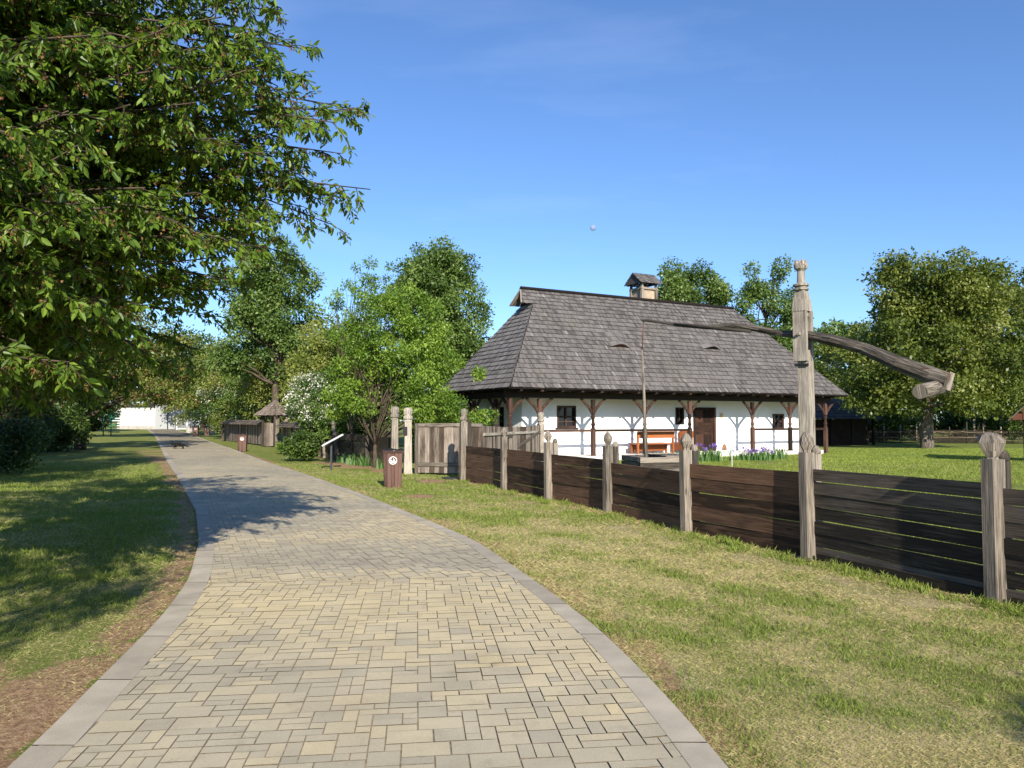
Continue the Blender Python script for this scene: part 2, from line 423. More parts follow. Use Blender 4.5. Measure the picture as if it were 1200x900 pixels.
# pavers: a rectangular mixed-size tiling laid in two directions
def tiling(W, H, mod, sizes, wts):
    occ = np.zeros((W, H), bool); out = []
    for j in range(H):
        for i in range(W):
            if occ[i, j]: continue
            for _ in range(8):
                a, b = random.choices(sizes, wts)[0]
                if i+a <= W and j+b <= H and not occ[i:i+a, j:j+b].any(): break
            else: a = b = 1
            occ[i:i+a, j:j+b] = True; out.append((i*mod, j*mod, a*mod, b*mod))
    return out
mb = MB()
def lineY(x): return 7.95+.12*(x+2)
MOD = .082
for sec, ang, ox, oy, W, H in (('A', R(7), -1.5, -2.5, 88, 146), ('B', R(23), 0, 3.0, 450, 1400)):
    ca, sa = math.cos(ang), math.sin(ang)
    for (u, v, a, b) in tiling(W, H, MOD, [(2,1),(2,2),(3,2),(1,1),(1,2),(3,1)], [5,4.5,2.2,1.2,2,1.5]):
        u -= W*MOD/2; g_ = .0024
        q = [(u+g_, v+g_), (u+a-g_, v+g_), (u+a-g_, v+b-g_), (u+g_, v+b-g_)]
        pts = [(ox+x*ca-y*sa, oy+x*sa+y*ca) for x, y in q]
        cx = sum(p[0] for p in pts)/4; cy = sum(p[1] for p in pts)/4
        if cy < -3.5 or cy > 109 or (sec == 'A' and cy > 9) or (sec == 'B' and cy < 7): continue
        ww = .05
        if cx < xli(cy)-ww*3 or cx > xri(cy)+ww*3: continue
        new = []
        for x, y in pts:
            x = min(max(x, xli(y)-.01), xri(y)+.01)
            if sec == 'A': y = min(y, lineY(x)-.003)
            else: y = max(y, lineY(x)+.003)
            new.append((x, y))
        ar = abs(sum(new[i][0]*new[(i+1)%4][1]-new[(i+1)%4][0]*new[i][1] for i in range(4)))/2
        if ar < .0015: continue
        # yellow or grey stock comes in drifts
        nb = mnoise.noise(Vector((cx*.35+3, cy*.5, 2)))*.9 + (.35 if 5.2 < cy < 8.6 else -.12)
        t = random.gauss(.44+nb*.5, .12)
        t = min(1, max(0, t)); zz = terr(0, cy)+.016+random.uniform(-.0015, .0015)
        cxx = sum(p[0] for p in new)/4; cyy = sum(p[1] for p in new)/4
        ins = [(x+(cxx-x)*.02, y+(cyy-y)*.02, zz) for x, y in new]; low = [(x, y, zz-.008) for x, y in new]
        mb.face(ins, [(x+random.random()*0, y) for x, y, z in ins], t)
m = N('concrete_pavers'); p = m.pos(); t = m.attr('tint')
c = m.ramp(t, [(0, (.36, .32, .235)), (.4, (.44, .385, .27)), (.62, (.52, .44, .28)), (1, (.59, .485, .28))])
c = m.mix(1, c, m.rng(m.noise(p, 140, 3, .8), .25, .75, .80, 1.18), 'MULTIPLY')
c = m.mix(1, c, m.rng(m.noise(p, 1.6, 5, .6), .3, .7, .86, 1.1), 'MULTIPLY')
c = m.mix(m.rng(m.noise(p, 6, 6, .7), .56, .74, 0, .5), c, (.25, .22, .165))
c = m.mix(m.rng(m.noise(p, 45, 4, .8), .66, .74, 0, .55), c, (.20, .17, .13))
m.l(c, m.b.inputs['Base Color']); m.b.inputs['Roughness'].default_value = .85; m.b.inputs['Specular IOR Level'].default_value = .3
m.bump(m.noise(p, 220, 3, .8), .35, .004)
tag(mb.build('path', m.m), kind='structure')
# kerb slabs
mb = MB()
for side in (0, 1):
    y = -3.0
    while y < 109:
        x0 = xl(y) if side == 0 else xr(y); x1 = xl(y+.5) if side == 0 else xr(y+.5)
        sl_ = (x1-x0)/.5; L = 1.0/math.sqrt(1+sl_*sl_); t = random.random()
        k = 4; pr = None
        for j in range(k+1):
            yj = y+.006+(L-.012)*j/k
            a, b = (xl(yj), xli(yj)) if side == 0 else (xri(yj), xr(yj))
            z = terr(0, yj)+.020
            cur = ((a, yj, z-.05), (a+.006, yj, z), (b-.006, yj, z), (b, yj, z-.05))
            if pr:
                for i in range(3): mb.face([pr[i], pr[i+1], cur[i+1], cur[i]], None, t)
            pr = cur
        y += L
m = N('kerb_concrete'); p = m.pos()
c = m.ramp(m.attr('tint'), [(0, (.35, .305, .23)), (1, (.45, .395, .30))])
c = m.mix(1, c, m.rng(m.noise(p, 100, 3, .8), .25, .75, .82, 1.16), 'MULTIPLY')
c = m.mix(1, c, m.rng(m.noise(p, 2.5, 6, .6), .3, .7, .78, 1.12), 'MULTIPLY')
m.l(c, m.b.inputs['Base Color']); m.b.inputs['Roughness'].default_value = .9; m.bump(m.noise(p, 160, 3, .8), .35, .004)
tag(mb.build('kerb', m.m), kind='structure')

# ------------------------------------------------------------------ grass blades
def blades(name, xs, ys, zs, h, wd, lean, tint, mat):
    n = len(xs); th = rng.uniform(0, 2*np.pi, n); la = rng.uniform(0, 2*np.pi, n)
    dx = np.cos(th)*wd/2; dy = np.sin(th)*wd/2
    lx = np.cos(la)*lean*h; ly = np.sin(la)*lean*h; hz = h*np.sqrt(np.clip(1-lean**2, .02, 1))
    V = np.empty((n, 4, 3))
    V[:,0] = np.stack([xs-dx, ys-dy, zs], 1); V[:,1] = np.stack([xs+dx, ys+dy, zs], 1)
    V[:,2] = np.stack([xs+dx*.7+lx*.45, ys+dy*.7+ly*.45, zs+hz*.62], 1)
    V[:,3] = np.stack([xs+lx, ys+ly, zs+hz], 1)
    o = npmesh(name, V.reshape(-1, 3), 4, tint, mat); tag(o, kind='stuff'); return o
def vnoise(x, y, s, seed):
    rs = np.random.default_rng(seed); g = rs.random((256, 256)); X = x/s; Y = y/s
    xi = np.floor(X).astype(int); yi = np.floor(Y).astype(int); fx = X-xi; fy = Y-yi
    fx = fx*fx*(3-2*fx); fy = fy*fy*(3-2*fy); a = g[xi%256, yi%256]; b = g[(xi+1)%256, yi%256]; c = g[xi%256, (yi+1)%256]; d = g[(xi+1)%256, (yi+1)%256]
    return (a*(1-fx)+b*fx)*(1-fy)+(c*(1-fx)+d*fx)*fy
def scatter(n, y0, y1, power=2.0):
    # density falls with distance
    u = rng.random(n); Y = (y0**(2-power)+(y1**(2-power)-y0**(2-power))*u)**(1/(2-power)) if power != 2 else y0*(y1/y0)**u
    X = rng.uniform(-.72, .72, n)*Y
    return X, Y
XL = lambda Y: np.interp(Y, yy, LXS); XR = lambda Y: np.interp(Y, yy, RXS)
FXv = lambda Y: np.interp(Y, FY[::1] if FY[0] < FY[-1] else FY[::-1], FX)
X, Y = scatter(1400000, 3.2, 30, 1.9)
outp = (X < XL(Y)-.01) | (X > XR(Y)+.01)
left = X < XL(Y); fx = FXv(Y); garden = (X > fx) & (Y < 21.5)
patch = vnoise(X, Y, .55, 1)*.5+vnoise(X, Y, .17, 2)*.3+vnoise(X, Y, 1.7, 3)*.35
stripe = .5+.5*np.sin((X*.80+Y*.60)*6.5+vnoise(X, Y, 1.2, 9)*3)
dl = XL(Y)-X
keep = outp & ~garden
dz_ = left & (dl < .38+.7*(vnoise(X, Y, .5, 5)-.4)); keep &= ~(dz_ & (rng.random(len(X)) < .72))
keep &= ~(left & (Y < 5.4) & (patch < .55) & (rng.random(len(X)) < .7))
keep &= ~(left & (rng.random(len(X)) < .35))
fd = fx-X
keep &= ~((~left) & (fd < .9) & (patch < .5) & (rng.random(len(X)) < .8))
for sx_, sy_, ra, rb in SOIL: keep &= ~((((X-sx_)/ra)**2+((Y-sy_)/rb)**2 < .35+1.3*vnoise(X, Y, .25, 21)) & (rng.random(len(X)) < .93))
X, Y, patch, left, stripe, fd, dz_ = [a[keep] for a in (X, Y, patch, left, stripe, fd, dz_)]
n = len(X); sc = np.clip(Y/6, .7, 3.2)
green = patch + rng.normal(0, .20, n) - .22*stripe*(~left) + .1*left + .16*np.clip((Y-9)/8, 0, 1)
green -= .25*dz_ + .25*(left & (Y < 5.2)); isg = green > .69
tuft = vnoise(X, Y, .11, 6)
h = np.where(isg, rng.uniform(.014, .036, n)*(.6+1.0*tuft), rng.uniform(.012, .036, n))*np.clip(sc, .8, 1.5)
h *= np.where((fd < .3) & ~left, 1.4, 1)*rng.choice([1, 1, 1, 1.5], n)
wd = np.where(isg, rng.uniform(.002, .0045, n), rng.uniform(.001, .0024, n))*sc
lean = np.where(isg, rng.uniform(.15, .8, n), rng.uniform(.86, .99, n))
tint = np.where(isg, rng.uniform(.0, .62, n), rng.uniform(.68, 1.0, n))
zz = np.where(Y > 45, .0, 0)+.0
zz = np.array([mnoise.noise(Vector((x*1.3, y*1.3, 0)))*.018+mnoise.noise(Vector((x*.35, y*.35, 4)))*.03 for x, y in zip(X, Y)])*.8-.004
blades('verge_grass', X, Y, zz, h, wd, lean, tint, M['grass'])
# weed tufts along the fence foot and lawn inside the fence
XX = []; YY = []; HH = []; TT = []
for _ in range(75):
    y = random.choice([random.uniform(6.5, 11), random.uniform(5.5, 21)]); x = fence_x(y)-random.uniform(.08, .22)-abs(random.gauss(0, .12)); k = random.randint(25, 70); hh = random.uniform(.04, .13)
    XX += list(rng.normal(x, .06, k)); YY += list(rng.normal(y, .09, k)); HH += list(rng.uniform(.5, 1, k)*hh); TT += list(rng.uniform(.0, .42, k))
n = len(XX); XX = np.array(XX); YY = np.array(YY)
blades('fence_foot_grass', XX, YY, np.zeros(n)-.005, np.array(HH), rng.uniform(.004, .011, n), rng.uniform(.1, .75, n), np.array(TT)+.1, M['grass'])
n = 230000; Y = rng.uniform(0, 1, n)**.8*38+8; X = rng.uniform(-.05, .75, n)*Y
k = (X > FXv(np.minimum(Y, 21.2))+.1)
X = X[k]; Y = Y[k]; n = len(X); pt = vnoise(X, Y, .9, 11)
blades('lawn_grass', X, Y, np.zeros(n)-.003, rng.uniform(.03, .07, n)*(.6+.8*pt), rng.uniform(.006, .016, n)*np.clip(Y/18, .6, 1.6), rng.uniform(.2, .9, n), np.clip(rng.normal(.45, .2, n)+.3*(pt-.5), 0, 1), M['lawn_grass'])

# ------------------------------------------------------------------ foliage
def leaves(name, C, r, n, size, mat, parent, flat=.75, aspect=1.9, clump_tint=.28, droop=.25, tint_off=0, shell=.35, zr=None):
    """C: (k,3) clump centres, r: (k,) radii; n leaves in total, kite shaped, spread through each clump"""
    C = np.asarray(C, float); r = np.asarray(r, float); k = len(C)
    wgt = r**2; idx = rng.choice(k, n, p=wgt/wgt.sum())
    d = rng.normal(size=(n, 3)); d /= np.linalg.norm(d, axis=1)[:, None]
    rad = (shell+(1-shell)*rng.random(n))**.6*(.75+.5*rng.random(n)**2)
    off = d*rad[:, None]*r[idx][:, None]; off[:, 2] *= flat
    P0 = C[idx]+off
    # leaf frame: direction roughly outward and sagging
    ax = d*.6+rng.normal(size=(n, 3))*.7; ax[:, 2] -= droop; ax /= np.linalg.norm(ax, axis=1)[:, None]
    nr = rng.normal(size=(n, 3))*.6+np.array([0, 0, .7])+d*.45; nr -= ax*(nr*ax).sum(1)[:, None]; nr /= np.linalg.norm(nr, axis=1)[:, None]
    sd = np.cross(nr, ax); L = size*rng.uniform(.6, 1.35, n)[:, None]; W = L/aspect
    V = np.empty((n, 4, 3)); V[:, 0] = P0; V[:, 1] = P0+ax*L*.45+sd*W*.5-nr*L*.08; V[:, 2] = P0+ax*L-nr*L*.12; V[:, 3] = P0+ax*L*.45-sd*W*.5-nr*L*.08
    ct = rng.normal(0, clump_tint, k); t = np.clip(.45+ct[idx]*.8+rng.normal(0, .2, n)+tint_off, 0, 1)
    return npmesh(name, V.reshape(-1, 3), 4, t, mat, parent)

def limb(mb, a, b, r0, r1, n=5, sag=.1, segs=6, tint=.5):
    a = Vector(a); b = Vector(b); d = (b-a).length; pts = []
    for i in range(n+1):
        t = i/n; p = a.lerp(b, t); p.z += math.sin(t*math.pi)*d*sag
        p += Vector([random.uniform(-1, 1)*d*.03 for _ in range(3)])*(0 < i < n); pts.append(p)
    mb.tube(pts, [r0+(r1-r0)*i/n for i in range(n+1)], segs, True, tint)
    return pts

def tree(name, base, height, crown, nclump, nleaf, leafsize, mat, label, cat='tree', group=None, trunk_r=.18, clump_r=(.5, 1.1),
         lean=(0, 0), blobs=None, flat=.8, ctint=.28, bare=0, droop=.25, aspect=1.7, blossom=0, husk=0, shell=.35, fork=.35, twigs=40, bark=None, core=.5):
    """crown = (cz, rx, ry, rz) of the envelope in local metres, or blobs = list of (x,y,z,rx,ry,rz)"""
    T = thing(name, base, 0, label, cat, group)
    if blobs is None: blobs = [(lean[0]*crown[0], lean[1]*crown[0], crown[0], crown[1], crown[2], crown[3])]
    C = []; Rr = []
    vol = [b[3]*b[4]*b[5] for b in blobs]
    for i in range(nclump):
        b = blobs[i//2] if i < 2*len(blobs) and len(blobs) > 1 else random.choices(blobs, [v**.75 for v in vol])[0]
        d = Vector((random.gauss(0, 1), random.gauss(0, 1), random.gauss(0, 1))).normalized()
        q = core+(1-core)*random.random()**.6
        cr_ = min(random.uniform(*clump_r), max(b[3:6])*.9)
        sh = 1-.55*cr_/max(b[3:6])
        C.append((b[0]+d.x*b[3]*q*sh, b[1]+d.y*b[4]*q*sh, max(.3, b[2]+d.z*b[5]*q*sh))); Rr.append(cr_)
    leaves('crown', C, Rr, nleaf, leafsize, mat, T, flat, aspect, ctint, droop, 0, shell)
    # wood
    mb = MB(); th = height*fork
    top = Vector((lean[0]*th, lean[1]*th, th))
    limb(mb, (0, 0, -.1), top, trunk_r*1.15, trunk_r*.75, 6, 0, 9)
    apex = Vector((lean[0]*height*.85, lean[1]*height*.85, height*.85)); sp = limb(mb, top, apex, trunk_r*.7, trunk_r*.12, 7, 0, 7)
    order = sorted(range(nclump), key=lambda i: -Rr[i])[:twigs]
    for i in order:
        c = Vector(C[i]); s0 = random.choice(sp[:6]) if c.z > top.z else sp[0]
        if s0.z > c.z+.3: s0 = sp[0]
        d = (c-s0).length
        limb(mb, s0, c, min(trunk_r*.35, .03+d*.018), .008, 5, .05, 5)
    mb.build('trunk', bark or M['bark'], T)
    if blossom:
        idx = [i for i in range(nclump) if random.random() < .6 and C[i][2] > height*.33]
        # blossom sits on the outer and upper side of the clumps
        CC = [(C[i][0], C[i][1], C[i][2]+Rr[i]*.25) for i in idx]; 
        leaves('blossom', CC, [Rr[i]*1.02 for i in idx], blossom, leafsize*.75, M['blossom'], T, flat, 1.1, .2, -.2, .1, .8)
    if husk: leaves('blossom_remains', C, [r_*1.0 for r_ in Rr], husk, leafsize*.8, M['husk'], T, flat, 1.6, .2, .5, 0, .6)
    return T

# ---- the near cherry tree (hand-laid boughs, hanging twigs with single leaves)
CT = Vector((-6.4, 6.6, 0))
def cherry():
    T = thing('cherry_tree', CT, 0, 'big leafy cherry tree overhanging the left of the path, twigs drooping, blossom faded brown', 'tree')
    mb = MB(); tw = []
    tips = []
    limb(mb, (0, 0, -.1), (.1, 0, 2.2), .26, .2, 5, 0, 10); hub = Vector((.1, 0, 2.2)); top = Vector((.2, -.2, 6.2)); sp = limb(mb, hub, top, .17, .05, 7, 0, 8)
    # boughs: (px, py, depth) tips of the long reaching boughs, then fill
    reach = [(428,125,7.2,.9),(434,222,7.0,.9),(405,232,7.2,.9),(415,128,7.4,.9),(385,262,7.3,.9),(372,60,6.6,1),(330,10,6.0,1),(400,180,7.4,1),(350,120,6.3,1),(300,60,5.6,1),
             (345,300,8.2,1),(300,330,8.2,1),(262,372,8.4,1),(232,410,8.6,1),(200,430,9.0,1),(160,450,9.3,1),(120,455,9.0,1),(60,440,8.5,1),
             (300,200,6.8,1),(260,280,7.0,1),(320,240,7.4,1),(230,120,5.6,1),(200,330,6.6,1),(140,380,6.5,1),(60,350,5.6,1),(20,270,4.6,1),
             (10,60,4.0,1),(80,130,4.4,1),(130,40,4.6,1),(170,220,5.4,1),(90,240,4.8,1),(200,30,5.0,1),(260,20,5.4,1),(30,160,4.2,1),(20,400,5.6,1),(-60,180,4.4,1),(-80,330,5.4,1),(100,310,5.4,1),(250,180,6.2,1),(20,455,7.5,1),
             (355,200,6.9,1),(340,150,6.6,1),(395,130,7.0,.8),(310,280,7.4,1)]
    poly = [(-80,-120),(330,-60),(345,40),(375,90),(420,130),(385,165),(425,225),(375,255),(365,290),(335,315),(300,335),(262,372),(235,410),(200,440),(120,462),(0,462),(-80,420)]
    def inpoly(x, y):
        c = False
        for i in range(len(poly)):
            (x1, y1), (x2, y2) = poly[i-1], poly[i]
            if (y1 > y) != (y2 > y) and x < (x2-x1)*(y-y1)/(y2-y1)+x1: c = not c
        return c
    kk = 0
    while kk < 165:
        px, py = random.uniform(-80, 420), random.uniform(-120, 462)
        if not inpoly(px, py): continue
        kk += 1; reach.append((px, py, random.uniform(4.2, 6.0)+max(0, px)/400*2.0+max(0, py-250)/220*(.3+max(0, px)/300*1.6), 1))
    segs_ = []
    for px, py, Y, k in reach:
        tip = P(px, py, Y)-CT
        s0 = min(sp, key=lambda s: abs(s.z-(tip.z-.6))); 
        pts = limb(mb, s0, tip, .03, .005, 8, random.uniform(.02, .16), 5); segs_.append(pts)
    # interior fill boughs in all directions (round tree, also the sides the camera does not see)
    for _ in range(85):
        a = random.uniform(0, 2*math.pi); rr = random.uniform(1.6, 4.6); zt = random.uniform(2.0, 8.0)
        rr *= math.sqrt(max(.15, 1-((zt-4.2)/4.4)**2))
        tip = Vector((math.cos(a)*rr, math.sin(a)*rr, zt))
        w_ = tip+CT
        # the canopy stops short of the camera and of the open path
        if w_.y < 2.6+max(0, w_.x+4)*1.6 or (w_.x > -1.3) or (w_.x/max(w_.y, .1) > -.30 and w_.z < 5.5) : continue
        if w_.x/w_.y > -.44 and w_.z < 2.6: continue
        s0 = min(sp, key=lambda s: abs(s.z-(tip.z-.6))); segs_.append(limb(mb, s0, tip, .04, .006, 8, .08, 5))
    LP = []; LD = []; HP = []
    for pts in segs_:
        L = len(pts)
        ntw = 34
        for j in range(ntw):
            t = .22+.78*(j+random.random())/ntw; f = t*(L-1); i = min(int(f), L-2); p = pts[i].lerp(pts[i+1], f-i)
            d = (pts[i+1]-pts[i]).normalized()
            side = Vector((random.gauss(0, 1), random.gauss(0, 1), random.gauss(.1, .6))).normalized()
            dr = (d*.7+side*.9).normalized(); ln = random.uniform(.22, .70)*(1.12-.62*t)
            q = [p.copy()]; cur = p.copy(); vv = dr.copy()
            for s in range(5):
                vv = (vv+Vector((0, 0, -.16))).normalized(); cur = cur+vv*ln/5; q.append(cur.copy())
            mb.tube(q, [.006, .005, .004, .0035, .003, .002], 4, True, .35)
            nl = int(ln*54)+6
            for s in range(nl):
                f2 = (.1+.9*(s+.5)/nl)*5; i2 = min(int(f2), 4); c = q[i2].lerp(q[i2+1], f2-i2)
                dd = (q[i2+1]-q[i2]).normalized(); o_ = Vector((random.gauss(0, 1), random.gauss(0, 1), random.gauss(0, .6))).normalized()
                LP.append(c); LD.append((dd*.55+o_*.8+Vector((0, 0, -.38))).normalized())
                if random.random() < .14: HP.append(c+Vector((random.gauss(0, .02), random.gauss(0, .02), random.uniform(-.05, 0))))
    n = len(LP); P0 = np.array(LP); ax = np.array(LD)
    P0 = P0+ax*.02
    nr = rng.normal(size=(n, 3))*.55+np.array([0.1, -.35, .75]); nr -= ax*(nr*ax).sum(1)[:, None]; nr /= np.linalg.norm(nr, axis=1)[:, None]
    sd = np.cross(nr, ax); L = rng.uniform(.045, .092, n)[:, None]; W = L*rng.uniform(.33, .44, n)[:, None]
    # six-sided leaf folded along its midrib: two quads
    V = np.empty((n, 2, 4, 3))
    base = P0; tipp = P0+ax*L-nr*L*.14
    for s, sg in ((0, 1), (1, -1)):
        a1 = P0+ax*L*.30+sd*W*.5*sg+nr*L*.05; a2 = P0+ax*L*.68+sd*W*.42*sg+nr*L*.0
        if sg > 0: V[:, s, 0] = base; V[:, s, 1] = a1; V[:, s, 2] = a2; V[:, s, 3] = tipp
        else: V[:, s, 0] = tipp; V[:, s, 1] = a2; V[:, s, 2] = a1; V[:, s, 3] = base
    t = np.repeat(np.clip(rng.normal(.45, .24, n), 0, 1), 2)
    npmesh('crown', V.reshape(-1, 3), 4, t, M['leaf_cherry'], T)
    H = np.array(HP); leaves('blossom_remains', H, np.full(len(H), .03), len(H)*6, .022, M['husk'], T, 1.3, 1.5, .2, .4)
    mb.build('trunk', M['bark'], T)
cherry()

# ---- mid and far trees
def at(px, Y): a, _ = ray(px, 493); return Vector((a*Y, Y, terr(0, Y)))
def topz(py, Y): return CH+ray(600, py)[1]*Y-terr(0, Y)
def bl(px, Y, items):   # blobs given as (px, py, depth offset, rx, ry, rz) relative to the base
    b = at(px, Y); out = []
    for (qx, qy, dy, rx, ry, rz) in items:
        c = P(qx, qy, Y+dy)-b; out.append((c.x, c.y, c.z, rx, ry, rz))
    return out
# walnut on the right lawn
tree('walnut_tree', at(1084, 46), 12, None, 230, 85000, .205, M['leaf_walnut'], 'big round walnut tree with a pale bare trunk on the lawn right of the well', trunk_r=.36, clump_r=(.7, 1.5), fork=.2, lean=(.06, 0),
     core=.25, blobs=bl(1084, 46, [(1085,335,0,3.6,3.6,2.9),(1140,360,0,4,4,3),(1100,345,0,4.2,4,3.3),(1060,400,0,3.6,4,3.0),(1150,400,1,4.4,4.2,3.4),(1100,440,-1,5.8,5,2.2),(1020,435,1,3.0,3.4,2.0),(1170,445,0,3.4,3.6,2.0),(1130,468,-1,3.6,3,1.2),(1040,466,0,3.2,3,1.2)]), flat=.6, bark=M['grey_wood'])
tree('walnut_tree', at(1035, 64), 9.5, None, 90, 26000, .26, M['leaf_walnut'], 'lower broad tree between the well post and the big walnut, behind it', trunk_r=.3, clump_r=(.8, 1.5), flat=.6, fork=.2,
     blobs=bl(1010, 64, [(985,420,0,4.0,4,3.6),(1030,400,0,3.6,4,3.2),(970,460,0,4,4,2.6),(1010,470,0,4,4,2.4)]))
tree('maple_tree', at(1215, 56), 12, None, 90, 30000, .24, M['leaf_walnut'], 'broad tree cut by the right edge of the photo', trunk_r=.3, clump_r=(.8, 1.5), flat=.65, fork=.2,
     blobs=bl(1215, 56, [(1190,390,0,3.8,4,4),(1240,380,0,5,5,5),(1195,450,-2,4.5,4,3)]))
# poplars behind the house
tree('poplar_tree', at(812, 62), 15, None, 76, 26000, .21, M['leaf_poplar'], 'left one of the two poplars rising behind the roof, nearer the chimney', trunk_r=.22, clump_r=(.6, 1.15), flat=.9, fork=.45, twigs=30,
     core=.3, blobs=bl(812, 62, [(795,350,0,1.6,2,3.4),(835,352,0,1.6,2,3.0),(802,335,0,1.8,2,3.0),(828,340,0,1.5,2,2.6),(785,352,0,1.0,1.5,1.6),(815,370,0,2.8,2.4,2.4),(810,420,0,2.6,2.4,3)]))
tree('poplar_tree', at(900, 60), 15, None, 70, 20000, .21, M['leaf_poplar'], 'loose poplar with forked top and gaps, between the other poplar and the well post', trunk_r=.22, clump_r=(.5, 1.0), flat=.95, fork=.45, twigs=36,
     blobs=bl(900, 60, [(890,330,0,1.3,1.6,2.0),(913,335,0,1.1,1.6,2.4),(875,358,0,1.1,1.5,1.2),(900,372,0,2.4,2,1.8),(925,365,0,1.0,1.4,1.8),(905,410,0,2.6,2.2,2.6),(890,450,0,3,2.4,2)]))
tree('poplar_tree', at(950, 75), 10, None, 36, 7000, .36, M['leaf_poplar'], 'low tree top showing directly behind the well post', trunk_r=.2, clump_r=(.8, 1.3),
     blobs=bl(950, 75, [(955,395,0,4,3,2.4),(930,430,0,4,3,3),(985,400,0,3,3,2.6)]))
# left group
tree('linden_tree', at(512, 45), 12.5, None, 170, 60000, .175, M['leaf_poplar'], 'tall dense dome-shaped tree behind the bright green one, left of the house roof', trunk_r=.3, clump_r=(.5, 1.0), flat=.8, fork=.2,
     core=.3, blobs=bl(512, 45, [(515,340,0,3.0,2.8,3.0),(508,322,0,2.4,2.6,2.2),(530,345,0,2.4,2.6,2.6),(485,350,0,2.2,2.4,2.2),(515,395,0,3.4,3.2,2.6),(548,400,0,1.5,2,2),(510,450,0,3.6,3,2.6)]))
tree('poplar_tree', at(322, 52), 13.5, None, 90, 32000, .21, M['leaf_poplar'], 'tall poplar seen behind the hanging cherry twigs', trunk_r=.28, clump_r=(.6, 1.1), flat=.85, fork=.3,
     blobs=bl(322, 52, [(320,310,0,2.6,2.6,2.6),(345,335,0,2.2,2.4,2.4),(300,340,0,3,2.6,3),(330,380,0,3.6,3,2.6),(300,400,0,3.6,3,3)]))
# young bright robinia by the gate
tree('robinia_tree', at(440, 27.5), 6.5, None, 165, 42000, .11, M['leaf_bright'], 'bright green loose young tree spreading behind the gate and gateposts', trunk_r=.09, clump_r=(.25, .55), flat=.7, fork=.12, twigs=60, ctint=.3, aspect=2.2,
     blobs=bl(440, 27.5, [(450,390,.3,2.0,1.6,1.6),(490,375,.2,1.3,1.2,1.2),(470,395,0,1.9,1.7,1.5),(430,420,0,1.7,1.6,1.4),(495,425,0,1.7,1.6,1.4),(518,425,0,.9,1.2,.9),(465,460,-.5,2.1,1.6,1.1),(505,478,0,1.3,1.4,.8),(440,365,0,.7,.8,.8),(475,350,0,.8,.8,.7),(415,470,0,1.3,1.2,.9),(570,490,0,.45,.5,.3),(545,490,0,.5,.5,.4),(559,437,-1,.26,.3,.22)]))
# thin bare-topped stems
tree('tall_shrub', at(412, 33), 8.3, None, 46, 4200, .10, M['leaf_bright'], 'thin half-bare stems with small tufts rising above the bushes against the sky', 'shrub', trunk_r=.05, clump_r=(.18, .42), fork=.1, twigs=46, shell=.2,
     blobs=bl(412, 33, [(418,345,0,.9,.8,1.6),(400,350,0,.8,.8,1.0),(440,345,0,1.1,.8,1.2),(465,335,0,.9,.8,1.3),(430,320,0,.5,.5,1.0),(412,380,0,1.4,1,1)]))
# yellow-green shrubs
sh = [(392, 44, 370, 3.0, 'pale yellow-green shrub mass just left of the bright young tree'), (338, 56, 375, 4.0, 'pale shrub behind the flowering hawthorn nearest the sign'), (296, 66, 385, 5.0, 'pale shrub above the little roofed gate'), (255, 80, 405, 6.0, 'pale shrub farthest along the lane')]
for px, Y, py, r_, lab in sh:
    c = topz(py, Y)
    tree('shrub', at(px, Y), c+1, (c*.52, r_, r_, c*.55), 80, 20000, .18, M['leaf_shrub'], lab, 'shrub', 'pale shrubs behind the lane fence', trunk_r=.08, clump_r=(.5, 1.15), flat=.85, fork=.1, twigs=40, core=.3)
for px, Y, py, r_, lab in ((352, 57, 378, 3.4, 'light green shrub in the middle of the bank above the flowering hawthorn'), (314, 62, 372, 3.6, 'light green shrub behind the little roofed gate'), (425, 39, 392, 2.3, 'light green shrub right behind the bright young tree')):
    c = topz(py, Y)
    tree('shrub', at(px, Y), c+1, (c*.5, r_, r_, c*.55), 80, 22000, .15, M['leaf_hawthorn'], lab, 'shrub', 'pale shrubs behind the lane fence', trunk_r=.08, clump_r=(.5, 1.0), flat=.85, fork=.1, twigs=30, core=.3)
for px, Y, hh, r_, lab in ((62, 41, 2.6, 2.6, 'dark rounded bush beside the dark trunk on the left'), (20, 37, 3.0, 2.6, 'dark tall bush at the left edge of the shaded grass'), (112, 92, 4.5, 3.6, 'dark bush hiding the left end of the white building'), (70, 88, 5, 5, 'wide dark bush far left beyond the green climbing pole')):
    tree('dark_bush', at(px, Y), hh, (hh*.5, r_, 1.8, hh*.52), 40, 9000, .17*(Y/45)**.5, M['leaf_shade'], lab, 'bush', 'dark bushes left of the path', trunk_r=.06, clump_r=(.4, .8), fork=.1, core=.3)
tree('shrub', at(398, 36), 6, (3.6, 2.2, 2, 2.8), 60, 13000, .14, M['leaf_shrub'], 'taller yellowish shrub under the half-bare stems', 'shrub', 'pale shrubs behind the lane fence', trunk_r=.08, clump_r=(.35, .7), fork=.1)
